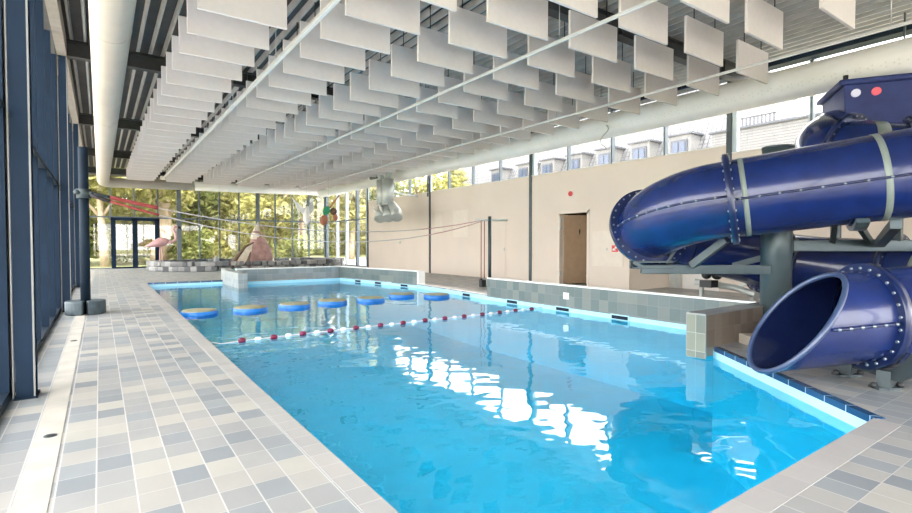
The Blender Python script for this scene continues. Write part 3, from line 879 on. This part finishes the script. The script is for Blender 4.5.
# flamingo
t = empty('flamingo_statue', (2.3, 26.9, .1)); tag(t, 'pink flamingo statue on thin legs in the toddler pool', 'statue')
b = Vector((2.3, 26.9, 0))
mb = MB(); q = Quaternion((0, 1, 0), radians(90))
mb.loft([(b + Vector((-.62, 0, 1.12)), .02, .02, q), (b + Vector((-.42, 0, 1.18)), .10, .12, q), (b + Vector((-.1, 0, 1.30)), .21, .2, q), (b + Vector((.15, 0, 1.32)), .19, .17, q), (b + Vector((.32, 0, 1.36)), .08, .08, q)], 14)
mb.build('body', M['pink'], t)
MB().tube([b + Vector(v) for v in ((.25, 0, 1.34), (.45, 0, 1.3), (.62, 0, 1.45), (.6, 0, 1.72), (.5, 0, 1.9), (.55, 0, 2.02), (.68, 0, 2.02))], .06, 10, True, [.08, .07, .06, .055, .05, .065, .06]).build('neck', M['pink'], t)
MB().tube([b + Vector(v) for v in ((.7, 0, 2.02), (.82, 0, 1.96), (.86, 0, 1.85))], .05, 8, True, [.055, .045, .012]).build('beak', M['black'], t)
for s in (-.05, .08):
    MB().tube([b + Vector((s, s, .08)), b + Vector((s, s * .9, .65)), b + Vector((s * .5, s * .5, 1.18))], .028, 8).build('leg', M['pink'], t)
# fin
t = MB(); pts = []
fb = Vector((4.45, 25.9, .08))
t.prism([fb + Vector(v) for v in ((-.26, 0, 0), (.26, 0, 0), (.22, 0, .22), (.12, 0, .45), (0.02, 0, .62), (-.06, 0, .42))], (0, .14, 0))
o = t.build('shark_fin_statue', M['fin'], bevel=.03); tag(o, 'grey shark fin statue rising from the toddler pool', 'statue')
# tall sculpture
t = empty('bird_statue', (6.25, 25.75, .1)); tag(t, 'tall pink and brown bird statue with spread wing at the toddler pool', 'statue')
b = Vector((6.25, 25.75, .1))
mb = MB()
mb.loft([(b + Vector((.1, 0, 0)), .58, .5), (b + Vector((.14, 0, .4)), .62, .5), (b + Vector((.14, 0, .85)), .55, .45), (b + Vector((.08, 0, 1.2)), .40, .36), (b + Vector((.0, 0, 1.5)), .26, .25), (b + Vector((-.02, 0, 1.72)), .2, .2), (b + Vector((0, 0, 1.86)), .07, .07)], 18)
mb.build('body', M['brown_pink'], t)
MB().loft([(b + Vector((-.02, -.02, 1.35)), .29, .27), (b + Vector((-.03, -.02, 1.6)), .23, .22), (b + Vector((0, 0, 1.85)), .14, .13), (b + Vector((.08, 0, 2.2)), .03, .03)], 14).build('head', M['cream'], t)
mb = MB()
mb.prism([b + Vector(v) for v in ((-.32, -.55, 1.12), (-.62, -.55, .95), (-.95, -.55, .5), (-1.2, -.55, .05), (-.75, -.55, .02), (-.5, -.55, .4), (-.35, -.55, .85))], (0, .12, 0))
mb.build('wing', M['cream'], t, bevel=.02)
mb = MB()
mb.tube([b + Vector(v) for v in ((-.25, -.5, 1.2), (-.62, -.5, 1.02), (-1.0, -.5, .52), (-1.3, -.5, .03))], .07, 8, True, [.03, .06, .09, .13])
mb.build('wing_edge', M['brown'], t)
MB().tube([b + Vector(v) for v in ((-.68, -.58, .05), (-.55, -.6, .3), (-.42, -.58, .75))], .05, 8, True, [.12, .08, .02]).build('feather', M['brown'], t)
# hanging birds
t = empty('parrot_figure', (8.35, 22.0, 2.72)); tag(t, 'green and rust parrot figure hanging before the far right windows', 'bird figure')
b = Vector((8.35, 22.0, 2.72))
MB().ball(b, .2, .8, .7, 1.1, rot=Quaternion((0, 1, 0), .5)).build('body', M['green'], t)
MB().ball(b + Vector((-.12, 0, -.42)), .2, .9, .6, 1.2, rot=Quaternion((0, 1, 0), .3)).build('tail', M['rust'], t)
MB().ball(b + Vector((.33, .0, -.02)), .15, 1.1, .8, 1.1).build('head', M['brown'], t)
MB().ball(b + Vector((.42, .0, -.28)), .13, .9, .8, 1.3).build('wing', M['rust'], t)
MB().cyl(b + Vector((.1, 0, .05)), b + Vector((.6, 0, .72)), .035, 8).build('perch', M['rust'], t)
MB().cyl(b + Vector((.1, 0, .1)), (8.45, 22.0, ZR), .006, 6).build('cord', M['wire_light'], t)
t = empty('gull_figure', (7.1, 21, 2.42)); tag(t, 'white gull figure hanging before the far right windows left of the parrot', 'bird figure')
b = Vector((7.1, 21.0, 2.42))
MB().loft([(b + Vector((.0, 0, -.45)), .02, .02), (b + Vector((.0, 0, -.2)), .12, .12), (b + Vector((0, 0, .1)), .14, .13), (b + Vector((.03, 0, .3)), .08, .08), (b + Vector((.05, 0, .4)), .03, .03)], 12).build('body', M['white_paint'], t)
MB().prism([b + Vector(v) for v in ((-.1, -.03, .0), (-.35, -.03, .25), (-.62, -.03, .75), (-.4, -.03, .55), (-.08, -.03, .28))], (0, .06, 0)).build('wing', M['white_paint'], t, bevel=.01)
MB().prism([b + Vector(v) for v in ((.1, -.03, .05), (.3, -.03, .2), (.3, -.03, .72), (.15, -.03, .5), (.06, -.03, .3))], (0, .06, 0)).build('wing', M['metal_grey'], t, bevel=.01)
MB().cyl(b + Vector((0, 0, .35)), b + Vector((0, 0, ZR - 2.42)), .006, 6).build('cord', M['wire_light'], t)

# ------------------------------------------------------------------ water slide
R1 = .475
sl = empty('water_slide', dl(6.2, 4.2, 0)); tag(sl, 'glossy dark blue tube water slide curling down into the pool', 'water slide')
def smooth(pts, n=10):
    """Catmull-Rom through points"""
    pts = [Vector(p) for p in pts]
    P = [pts[0] * 2 - pts[1]] + pts + [pts[-1] * 2 - pts[-2]]
    out = []
    for i in range(1, len(P) - 2):
        for k in range(n):
            t = k / n
            a, b, c, d = P[i - 1], P[i], P[i + 1], P[i + 2]
            out.append(.5 * ((2 * b) + (c - a) * t + (2 * a - 5 * b + 4 * c - d) * t * t + (3 * b - a - 3 * c + d) * t ** 3))
    out.append(pts[-1])
    return out
def flange(c, ax, name='flange', ro=None, ri=None, bolts=True, n=26, m=None, th=.07):
    ro = ro or R1 + .085
    mb = MB().ring(c, ax, ro, ri or R1 - .02, th, 56).mark()
    if bolts:
        a = Vector(ax).normalized(); q = Vector((0, 0, 1)).rotation_difference(a)
        for k in range(n):
            an = 2 * pi * (k + .5) / n
            p = Vector(c) + q @ Vector(((ro - .04) * cos(an), (ro - .04) * sin(an), 0))
            mb.cyl(p - a * (th / 2 + .012), p + a * (th / 2 + .012), .0125, 8)
        mb.second(M['bolt'])
    return mb.build(name, m or M['slide_dark'], sl)
def band(c, ax, w=.05):
    MB().ring(c, ax, R1 + .004, R1 - .02, w, 56).build('joint_band', M['band'], sl)
def seam(pts, axis_side, rr, nbolt):
    """bolted lengthwise seam: little flange rib with bolts; axis_side = unit sideways vectors"""
    mb = MB(); pp = [p + s * (rr + .004) for p, s in zip(pts, axis_side)]
    mb.tube(pp, .014, 6)
    mb.mark()
    for k in range(nbolt):
        i = (k + .5) / nbolt * (len(pp) - 1); j = int(i); f = i - j
        p = pp[j].lerp(pp[min(j + 1, len(pp) - 1)], f)
        mb.ball(p + (axis_side[min(j, len(pp) - 1)]) * .010, .015, n=5)
    mb.second(M['bolt'])
    mb.build('seam', M['slide_dark'], sl)

A = Vector((5.6, 4.587)); B = Vector((6.28, 3.346))
dirU = (B - A).normalized()                 # (d, l) heading of the run down to the left
def up(d, z):                                # point on the upper axis at forward distance d
    l = B.y + (d - B.x) * dirU.y / dirU.x
    return dl(d, l, z)
zA, zB = 1.965, 1.79
def zu(d): return zA + (zB - zA) * (d - 5.6) / .68
# straight upper run from beyond the right frame edge to the ring
d_start, d_ring = 5.15, 6.26
straight = [up(d_start + (d_ring - d_start) * k / 8, zu(d_start + (d_ring - d_start) * k / 8)) for k in range(9)]
MB().tube(straight, R1, 56, False).build('upper_tube', M['slide'], sl)
axU = (straight[-1] - straight[0]).normalized()
side = axU.cross(Vector((0, 0, 1))).normalized()
if (side.dot(straight[4] - CAM)) > 0: side = -side
fdn = (side + Vector((0, 0, -.10))).normalized()
seam(straight, [fdn] * 9, R1, 12)
flange(straight[-1], axU)
band(up(6.20, zu(6.20)) + axU * -.02, axU, .055)
band(up(5.58, zu(5.58)), axU, .06)
flange(up(5.32, zu(5.32)), axU)
# left elbow
Oc = Vector((6.323, 3.277)) + Vector((.877, .48)) * 1.0
def elbow_pt(a, r=1.0):   # heading angle a from 0 (upper heading) to the right-hand turn
    # heading vector rotated; position = centre - r * rightnormal
    h0 = math.atan2(dirU.y, dirU.x)
    h = h0 + a                  # in (d,l) plane turning towards +l
    nrm = Vector((-sin(h), cos(h)))
    return Oc - nrm * r, h
el = [straight[-1]]
sides = [fdn]
a_tot = radians(61)
for k in range(0, 13):
    a = a_tot * k / 12
    p, h = elbow_pt(a)
    z = 1.78 - .30 * (k / 12) ** 1.35
    el.append(dl(p.x, p.y, z))
el = [el[0]] + el[2:]
sd = []
for i in range(len(el)):
    tt = (el[min(i + 1, len(el) - 1)] - el[max(i - 1, 0)]).normalized()
    s = tt.cross(Vector((0, 0, 1))).normalized()
    if s.dot(fdn) < 0 and i == 0: s = -s
    if sd and s.dot(sd[-1]) < 0: s = -s
    sd.append(s)
MB().tube(el, R1, 56, False).build('elbow', M['slide'], sl)
seam(el, sd, R1, 10)
fl_ax = (el[-1] - el[-2]).normalized()
flange(el[-1], fl_ax, ro=R1 + .105, n=30)
# lower run behind: finishing the turn, going right, then the second turn towards the camera and the exit
lowp = [el[-1]]
for k in range(1, 10):
    a = a_tot + radians(90) * k / 9
    p, h = elbow_pt(a)
    lowp.append(dl(p.x, p.y, 1.48 - .20 * k / 9))
p_end, _ = elbow_pt(a_tot + radians(90))
lowp += [dl(8.22, 4.5, 1.15), dl(8.25, 5.1, .98)]
lower1 = smooth(lowp, 4)
MB().tube(lower1, R1, 48, False).build('lower_tube', M['slide'], sl)
flange(lower1[-1], lower1[-1] - lower1[-2])
low2 = [lower1[-1]]
for k in range(1, 9):
    th = radians(12 + (168 - 12) * k / 8)
    low2.append(dl(6.45 + 1.85 * cos(th), 4.75 + 1.85 * sin(th), .93 - .30 * k / 8))
low2 += [dl(4.55, 4.6, .62), dl(4.52, 4.3, .615)]
l2 = smooth(low2, 4)
MB().tube(l2, R1 - .01, 48, False).build('lower_elbow', M['slide'], sl)
k = int(len(l2) * .26)
flange(l2[k], l2[k + 1] - l2[k])
band(l2[k + 3], l2[k + 4] - l2[k + 3], .05)
# exit tube with scarf-cut mouth
R2 = .405
axd, zc, l_f = 4.5, .605, 3.63
def zax(l): return zc - .10 * (l_f - l)
flange(dl(axd, l_f, zc), dl(0, 1, 0), ro=R2 + .062, ri=R2 - .02, n=26)
MB().tube([dl(4.52, 4.35, .62), dl(4.5, 4.0, .605), dl(axd, l_f, zc)], R2, 48, False, [R1 - .01, .44, R2]).build('exit_joint', M['slide'], sl)
def mouth_len(z):       # left end of the tube wall as function of height: scarf cut, long lower lip
    s = (zc + R2 - z) / (2 * R2)
    return 3.38 - .68 * s ** .85
N = 64
def mouth_tube(r, name, m, inner=False):
    mb = MB(); ra, rb = [], []
    for j in range(N):
        an = 2 * pi * j / N
        dz, dd = r * cos(an), r * sin(an)
        z = zc + dz
        ra.append(mb.bm.verts.new(dl(axd + dd, l_f, z)))
        zz = zc + dz * R2 / r
        ll = mouth_len(zz)
        rb.append(mb.bm.verts.new(dl(axd + dd, ll, zax(ll) + dz)))
    for j in range(N):
        f = mb.bm.faces.new((ra[j], ra[(j + 1) % N], rb[(j + 1) % N], rb[j])); f.smooth = True
    return mb.build(name, m, sl, fixn=False)
mouth_tube(R2, 'exit_tube', M['slide'])
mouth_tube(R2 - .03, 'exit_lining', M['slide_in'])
rimpts = []
mb = MB()
for j in range(N + 1):
    an = 2 * pi * j / N
    z = zc + R2 * cos(an)
    rimpts.append(dl(axd + (R2 - .012) * sin(an), mouth_len(z), zax(mouth_len(z)) + (R2 - .012) * cos(an)))
mb.tube(rimpts, .023, 10, False); mb.build('mouth_rim', M['slide_rim'], sl)
# seam on the exit tube
sp = [dl(axd - R2 + .002, 3.05 + .56 * k / 6, zax(3.05 + .56 * k / 6)) for k in range(7)]
seam(sp, [dl(-1, 0, 0)] * 7, .01, 6)
# saddle and feet below the exit flange
mb = MB()
q0 = dl(axd, 3.70, 0); dvec = dl(1, 0, 0)
prof = []
for k in range(13):
    an = radians(-62 + 124 * k / 12)
    prof.append(q0 + dvec * ((R2 + .07) * sin(an)) + Vector((0, 0, zc - (R2 + .07) * cos(an))))
prof += [q0 + dvec * .50 + Vector((0, 0, .20)), q0 + dvec * .40 + Vector((0, 0, .09)), q0 - dvec * .30 + Vector((0, 0, .09)), q0 - dvec * .50 + Vector((0, 0, .22))]
saddle = prof
mb.prism([p for p in prof], dl(0, .03, 0))
ss = mb.build('saddle', M['grey_post'], sl)
for dd in (-.16, .27):
    p = q0 + dvec * dd
    mb = MB(); mb.box(p.x - .05, p.x + .05, p.y - .05, p.y + .05, 0, .16); mb.obox(p + Vector((0, 0, .01)), (.2, .12, .02), Matrix.Rotation(-YAW, 4, 'Z'))
    mb.build('foot', M['grey_post'], sl)
    mb = MB(); mb.ball(p + dl(0, .13, .03), .03, n=6); mb.ball(p + dl(0, -.1, .03), .028, n=6); mb.build('foot_bolts', M['black'], sl)

# upper elbow coming out of the start tank
ut = smooth([dl(8.45, 6.3, 2.98), dl(7.95, 5.85, 2.74), dl(7.5, 5.95, 2.57), dl(7.25, 6.55, 2.48), dl(6.65, 7.2, 2.37), dl(5.95, 7.32, 2.29), dl(5.3, 7.08, 2.21), dl(4.92, 6.55, 2.15), up(4.9, 2.12), up(5.03, 2.105), straight[0]], 5)
MB().tube(ut, R1, 48, False).build('upper_elbow', M['slide'], sl)
for fk in (.18, .29, .5, .7):
    k = int(fk * (len(ut) - 2))
    flange(ut[k], ut[k + 1] - ut[k], ro=R1 + .09)
k = int(.24 * (len(ut) - 2)); band(ut[k], ut[k + 1] - ut[k], .16)

# start tank
t = empty('slide_start_tank', dl(8.3, 6.7, 2.6)); tag(t, 'dark blue slide start tank with two round lamps up at the clerestory', 'tank')
mb = MB()
c = dl(8.35, 7.0, 0)
Rz = Matrix.Rotation(-YAW - radians(22), 4, 'Z')
def tank_pt(u, v, z): return c + Rz @ Vector((u, v, 0)) + Vector((0, 0, z))
bot = [tank_pt(u, v, 2.68) for u, v in ((-.64, -.55), (.45, -.55), (.45, .55), (-.64, .55))]
topc = [tank_pt(u, v, 3.76) for u, v in ((-.71, -.62), (.52, -.62), (.52, .62), (-.71, .62))]
vb = [mb.bm.verts.new(p) for p in bot]; vt = [mb.bm.verts.new(p) for p in topc]
mb.bm.faces.new(vb[::-1]); mb.bm.faces.new(vt)
for i in range(4): mb.bm.faces.new((vb[i], vb[(i + 1) % 4], vt[(i + 1) % 4], vt[i]))
mb.build('body', M['tank'], t, bevel=.04)
MB().obox(tank_pt(-.1, 0, 3.78), (1.36, 1.34, .09), Rz).build('rim', M['tank'], t, bevel=.03)
for u, nm, m, lab in ((-.56, 'lamp', emit_mat('white_lamp', (.5, .5, .6), .06), 'white lamp'), (-.30, 'lamp', emit_mat('red_lamp', (.6, .10, .13), .06), 'red lamp')):
    o = MB().tube([tank_pt(u, -.58, 3.6), tank_pt(u, -.645, 3.6)], .06, 20).build(nm, m, t); o['label'] = lab
mb = MB(); mb.bar(tank_pt(.38, -.60, 2.75), tank_pt(.42, -.64, 3.6), .16, .02); mb.build('side_plate', M['white_paint'], t)
for u in (-.66, .45): MB().cyl(tank_pt(u, -.5, 3.8), tank_pt(u, -.5, 3.92), .035, 10).build('lug', M['black'], t)
for u in (-.5, .35):
    MB().cyl(tank_pt(u, .45, 0), tank_pt(u, .45, 2.7), .08, 14).build('leg', M['grey_post'], t)

# support column
cpos = dl(6.85, 4.33, 0)
t = empty('slide_column', cpos); tag(t, 'thick grey green steel column with bracket arms holding the slide', 'column')
MB().cyl(cpos, cpos + Vector((0, 0, 2.54)), .185, 32).build('shaft', M['col_steel'], t)
MB().cyl(cpos + Vector((0, 0, 2.52)), cpos + Vector((0, 0, 2.55)), .19, 32).build('cap', M['grey_post'], t)
MB().cyl(cpos, cpos + Vector((0, 0, .03)), .3, 24).build('base_plate', M['grey_post'], t)
mb = MB()
for k in range(8):
    a = 2 * pi * k / 8
    mb.cyl(cpos + Vector((.26 * cos(a), .26 * sin(a), .03)), cpos + Vector((.26 * cos(a), .26 * sin(a), .08)), .022, 8)
mb.build('anchor_bolts', M['black'], t)
# left arm
aL = cpos + dl(-.10, -.15, .90); bL = dl(6.9, 2.52, .90)
mb = MB(); mb.bar(aL, bL, .09, .12); mb.build('left_arm', M['col_steel'], t, bevel=.008)
mb = MB(); mb.bar(bL + dl(0, .02, .02), bL + dl(0, -.12, .10), .09, .05); mb.build('arm_end', M['col_steel'], t)
# bracket under the left flange
mb = MB(); fc = el[-1]
mb.bar(dl(6.88, 2.38, 1.0), dl(6.88, 2.92, 1.0), .16, .02); mb.bar(dl(6.88, 2.38, .92), dl(6.88, 2.92, .92), .16, .02)
mb.bar(dl(6.88, 2.40, .92), dl(6.88, 2.40, 1.02), .12, .02); mb.bar(dl(6.88, 2.90, .92), dl(6.88, 2.90, 1.02), .12, .02)
mb.build('flange_bracket', M['grey_post'], t)
# brace from the arm up to the ring
mb = MB(); mb.bar(dl(6.72, 3.13, .96), dl(6.3, 3.36, 1.30), .07, .09); mb.build('brace', M['grey_post'], t)
mb = MB(); mb.bar(dl(7.3, 4.0, .93), dl(6.95, 4.3, 1.08), .06, .08); mb.bar(dl(7.0, 2.9, .97), dl(7.0, 3.05, 1.2), .04, .04); mb.build('brace', M['grey_post'], t)
# right arm
aR = cpos + dl(0, .15, 1.22); bR = dl(6.75, 6.5, 1.22)
mb = MB(); mb.bar(aR, bR, .10, .15); mb.build('right_arm', M['col_steel'], t, bevel=.008)
mb = MB(); mb.box(cpos.x + .1, cpos.x + .28, cpos.y - .16, cpos.y + .02, 1.13, 1.31); mb.build('arm_clamp', M['grey_post'], t)
mb = MB(); mb.bar(dl(6.8, 5.05, 1.28), dl(6.5, 4.85, 1.48), .06, .08); mb.bar(dl(6.8, 5.55, 1.28), dl(6.6, 5.2, 1.55), .06, .08); mb.build('brace', M['grey_post'], t)
# saddle under upper tube at the right
mb = MB()
for k in range(12):
    a0 = radians(-32 + 72 * k / 12); a1 = radians(-32 + 72 * (k + 1) / 12)
    cc = up(5.66, zu(5.66)); s2 = axU.cross(Vector((0, 0, 1))).normalized()
    if s2.dot(cc - CAM) > 0: s2 = -s2
    rr = R1 + .06
    mb.bar(cc + s2 * rr * -sin(a0) * 1 + Vector((0, 0, -rr * cos(a0))), cc + s2 * rr * -sin(a1) + Vector((0, 0, -rr * cos(a1))), .12, .05)
mb.build('tube_saddle', M['col_steel'], t)
mb = MB(); mb.bar(dl(6.7, 5.6, 1.25), up(5.5, 1.46) + Vector((0, 0, 0)), .10, .10); mb.bar(dl(6.78, 5.9, 1.28), dl(6.78, 5.9, 1.6), .1, .1); mb.build('saddle_strut', M['col_steel'], t)
# floor pipe brace behind the low wall
t = empty('floor_brace', dl(8.6, 4.8, 0)); tag(t, 'pale horizontal pipe brace with black clamps behind the tiled low wall', 'brace')
MB().tube([dl(8.9, 4.2, .58), dl(8.6, 4.75, .50), dl(8.1, 4.82, .42)], .055, 14).build('pipe', M['metal_grey'], t)
mb = MB(); mb.box(dl(8.7, 4.35, 0).x - .12, dl(8.7, 4.35, 0).x + .12, dl(8.7, 4.35, 0).y - .1, dl(8.7, 4.35, 0).y + .1, .50, .62); mb.ball(dl(8.65, 4.28, .72), .08); mb.ball(dl(8.65, 4.46, .72), .09); mb.build('clamp', M['black'], t)
mb = MB(); mb.bar(dl(8.5, 4.78, .52), dl(8.2, 5.0, .85), .05, .05); mb.build('strut', M['metal_grey'], t)
for p in (dl(8.85, 4.3, 0), dl(8.2, 4.81, 0)):
    MB().cyl(p, p + Vector((0, 0, .5)), .04, 10).build('leg', M['metal_grey'], t)
# low plinth block beside the column and curb at right
o = MB().obox(dl(6.25, 3.82, .06), (.5, .25, .12), Matrix.Rotation(-YAW, 4, 'Z')).build('plinth_block', mat('pale_block', (.52, .47, .38), .6), bevel=.01); tag(o, 'low pale block on the deck behind the slide mouth', 'block')
o = MB().box(6.45, 11.4, 1.2, 1.42, 0, .13).build('wall_slide_curb', M['beige_wall']); struct(o, 'low beige wall at the right edge behind the slide bracket', 'low wall')

# ------------------------------------------------------------------ outdoors
mb = MB()
for x0, x1, y0, y1 in ((-60, -.85, -60, 110), (13.6, 70, -60, 110), (-.85, 13.6, -60, Y0 - .02), (-.85, 13.6, YF + .2, 110)):
    mb.box(x0, x1, y0, y1, -.5, -.06)
struct(mb.build('ground', M['grass']), 'yellow green lawn outside the windows', 'ground')
mb = MB(); mb.box(-3, 30, YF + .3, YF + 2.2, -.06, -.03); mb.box(-9, -.86, -12, 27, -.06, -.03); mb.box(-.85, 13.6, -14, Y0 - .03, -.06, -.03); mb.box(10, 40, YF + 2.2, YF + 14, -.06, -.03); mb.box(13.7, 26, 10, YF + .3, -.06, -.03)  # left and back strips are added to bounce light up to the baffles
struct(mb.build('terrace', M['paving']), 'pale paved terrace outside the far windows, added left and behind to bounce daylight', 'paving')

def tree(name, x, y, h, cr, trunk_r, leafm, barkm, seed, lab, group, clear=.35, n=2600, leaf=.2):
    rg = random.Random(seed)
    t = empty(name, (x, y, -.06)); tag(t, lab, 'tree' if trunk_r else 'bush', group)
    if trunk_r:
        mb = MB()
        lean = rg.uniform(-.05, .05) * h
        pts = [Vector((x + lean * k / 5 + rg.uniform(-.05, .05), y, -.06 + h * .8 * k / 5)) for k in range(6)]
        mb.tube(pts, trunk_r, 10, True, [trunk_r * (1.15 - .8 * k / 5) for k in range(6)])
        for b in range(5):
            p = pts[2 + b % 3]; a = rg.uniform(0, 2 * pi)
            q = p + Vector((cos(a) * cr * .7, sin(a) * cr * .7, h * rg.uniform(.15, .3)))
            mb.tube([p, p.lerp(q, .5) + Vector((0, 0, .1 * h * .3)), q], trunk_r * .4, 7, True, [trunk_r * .5, trunk_r * .3, trunk_r * .1])
        mb.build('trunk', barkm, t)
    mb = MB()
    blobs = []
    for b in range(14):
        a = rg.uniform(0, 2 * pi); rr = cr * sqrt(rg.uniform(0, 1)) * .75
        blobs.append((Vector((x + rr * cos(a), y + rr * sin(a), h * (clear + (1 - clear) * rg.uniform(.08, .92)))), cr * rg.uniform(.28, .5)))
    for k in range(n):
        c, r = blobs[k % len(blobs)]
        v = Vector((rg.gauss(0, 1), rg.gauss(0, 1), rg.gauss(0, 1))).normalized() * r * rg.uniform(.45, 1.05)
        p = c + v
        if p.z < .0: p.z = rg.uniform(0, .3)
        u = Vector((rg.gauss(0, 1), rg.gauss(0, 1), rg.gauss(0, 1))).normalized()
        w = u.orthogonal().normalized()
        s = leaf * rg.uniform(.6, 1.3)
        mb.poly([p - u * s, p + w * s * .5, p + u * s, p - w * s * .5])
    mb.build('foliage', leafm, t, fixn=False)
    return t
TR = [
    (-3.5, 37, 8, 3.0, .22, 'leafA', 'bark_pale', 'yellow green tree with pale trunk outside the far left windows'),
    (.2, 34.6, 8.5, 2.6, .20, 'leafA', 'bark_pale', 'slim yellow green tree outside just left of the glass door'),
    (3.1, 36.5, 9, 3.2, .50, 'leafA', 'bark_pale', 'tree with a thick pale trunk outside behind the flamingo'),
    (6.5, 41, 9, 3.6, .28, 'leafB', 'bark', 'mid green tree outside behind the shark fin'),
    (9.5, 38, 8, 3.2, .24, 'leafA', 'bark', 'yellow green tree outside behind the bird statue'),
    (13.5, 41, 9, 3.4, .26, 'leafB', 'bark', 'mid green tree outside behind the hanging gull'),
    (16.5, 38, 8, 2.8, .22, 'leafC', 'bark_pale', 'pale leaved tree outside behind the hanging parrot'),
    (21, 42, 9, 3.6, .26, 'leafB', 'bark', 'mid green tree outside beyond the right glass return'),
    (25, 37, 8, 3.0, .24, 'leafA', 'bark', 'yellow green tree outside rightmost beyond the glass return'),
    (-1, 44, 11, 4.5, .3, 'leafB', 'bark', 'big dark tree in the back row behind the glass door'),
    (5.5, 49, 12, 5, .3, 'leafC', 'bark', 'big pale tree in the back row behind the flamingo'),
    (13, 50, 12, 5, .3, 'leafA', 'bark', 'big yellow green tree in the back row behind the bird statue'),
    (21, 52, 12, 5, .3, 'leafC', 'bark', 'big pale tree in the back row behind the parrot'),
    (30, 50, 12, 5, .3, 'leafA', 'bark', 'big yellow green tree in the back row at the right'),
    (-9, 45, 11, 4.5, .3, 'leafA', 'bark', 'big yellow green tree in the back row at the left'),
]
for i, (x, y, h, cr, tr, lm, bk, lab) in enumerate(TR):
    tree('garden_tree', x, y, h, cr, tr, M[lm], M[bk], 20 + i, lab, 'garden trees outside the far windows', clear=.3 if y < 43 else .1, n=4200, leaf=.23 if y < 43 else .38)
BU = [(-2.2, 34.5, 1.8, 1.2, 'leafB', 'green bush outside at the far left windows'), (1.2, 38.5, 2.2, 1.8, 'leafC', 'pale bush outside behind the glass door'), (4.9, 35.5, 1.9, 1.4, 'leafB', 'green bush outside right of the thick pale trunk'),
      (7.4, 37, 2.0, 1.7, 'leafA', 'yellow green bush outside left of the bird statue'), (11.2, 36, 1.6, 1.5, 'leafB', 'green bush outside right of the bird statue'), (8.8, 44, 3.2, 2.6, 'leafC', 'tall pale bush in the garden behind the statues'), (2.5, 45, 3.4, 2.8, 'leafA', 'tall yellow green bush behind the flamingo trunk'),
      (15.5, 45, 3.0, 2.6, 'leafB', 'tall green bush behind the hanging birds')]
for i, (x, y, h, cr, lm, lab) in enumerate(BU):
    tree('garden_bush', x, y, h, cr, 0, M[lm], None, 60 + i, lab, 'garden bushes outside the far windows', clear=.05, n=1500, leaf=.14)

rg = random.Random(91)
t = empty('garden_hedge', (12, 57, -.06)); tag(t, 'long pale green hedge closing the garden behind the trees', 'hedge')
mb = MB()
for k in range(7000):
    p = Vector((rg.uniform(-22, 48), 57 + rg.uniform(-1, 1), 5.2 * rg.uniform(0, 1) ** .9))
    u = Vector((rg.gauss(0, 1), rg.gauss(0, 1), rg.gauss(0, 1))).normalized(); w2 = u.orthogonal().normalized(); q = rg.uniform(.3, .55)
    mb.poly([p - u * q, p + w2 * q * .6, p + u * q, p - w2 * q * .6])
mb.build('foliage', M['leafC'], t, fixn=False)
mb = MB(); mb.box(-22, 48, 57.2, 57.8, -.06, 4.6); mb.build('inner_growth', M['leafB'], t)

# houses beyond the clerestory
t = empty('house', (33, 26, 0)); tag(t, 'white house with pale tiled roof and dormer windows seen through the clerestory', 'house')
MB().box(30, 42, 16.5, 46, -.06, 4.6).build('wall', M['house_white'], t)
mb = MB(); mb.prism([(29.7, 16.2, 4.6), (33.8, 16.2, 13.0), (42, 16.2, 13.0), (42, 16.2, 4.6)], (0, 30, 0)); mb.build('roof', M['roof_tile'], t)
for y in (18.3, 21.2, 24.1, 27.0, 29.9, 32.8, 36.5):
    dm = MB().box(30.2, 33.1, y - .75, y + .75, 6.1, 8.1).build('dormer', M['house_white'], t)
    MB().box(30.05, 33.2, y - .9, y + .9, 8.1, 8.22).build('dormer_roof', M['house_grey'], dm)
    MB().box(30.12, 30.2, y - .55, y + .55, 6.5, 7.8).build('window_frame', M['house_grey'], dm)
    MB().box(30.08, 30.14, y - .42, y - .05, 6.65, 7.65).build('pane', M['house_glass'], dm)
    MB().box(30.08, 30.14, y + .05, y + .42, 6.65, 7.65).build('pane', M['house_glass'], dm)
t = empty('annex_building', (30, 9, 0)); tag(t, 'white boarded flat roofed building seen through the near clerestory', 'building')
MB().box(29, 40, -14, 15.6, -.06, 7.55).build('wall', M['lap'], t)
MB().box(28.85, 40, -14.1, 15.7, 7.55, 7.66).build('roof_edge', M['house_grey'], t)
mb = MB()
for k in range(9):
    mb.box(29.1, 29.16, 12.3 + .2 * k, 12.37 + .2 * k, 7.66, 8.15)
mb.box(29.1, 29.16, 12.2, 14.05, 8.1, 8.17)
mb.build('railing', M['house_grey'], t)

# ------------------------------------------------------------------ light, camera
w = bpy.data.worlds.new('World'); S.world = w
w.use_nodes = True
nt = w.node_tree
bg = nt.nodes['Background']
bg.inputs[0].default_value = (1.0, .985, .97, 1)
bg.inputs[1].default_value = 1.0
sun = bpy.data.lights.new('sun', 'SUN'); sun.energy = 1.0; sun.angle = radians(3); sun.color = (1, .95, .85)
so = bpy.data.objects.new('sun', sun); COL.objects.link(so)
so.rotation_euler = Vector((-.12, .38, -.92)).to_track_quat('-Z', 'Y').to_euler()

cd = bpy.data.cameras.new('camera'); cam = bpy.data.objects.new('camera', cd); COL.objects.link(cam)
cd.sensor_fit = 'HORIZONTAL'; cd.sensor_width = 36; cd.lens = 36 * FPX / 912
cd.clip_start = .05; cd.clip_end = 500
cam.location = CAM
cam.rotation_euler = (radians(90) - PITCH, 0, -YAW)
S.camera = cam
S.view_settings.view_transform = 'Standard'
S.view_settings.look = 'None'
S.view_settings.gamma = 1
S.view_settings.use_curve_mapping = False
S.view_settings.exposure = 3.25
S.cycles.max_bounces = 10
S.cycles.diffuse_bounces = 6
S.cycles.glossy_bounces = 5
S.cycles.transparent_max_bounces = 24
S.cycles.sample_clamp_indirect = 6
S.cycles.use_denoising = True
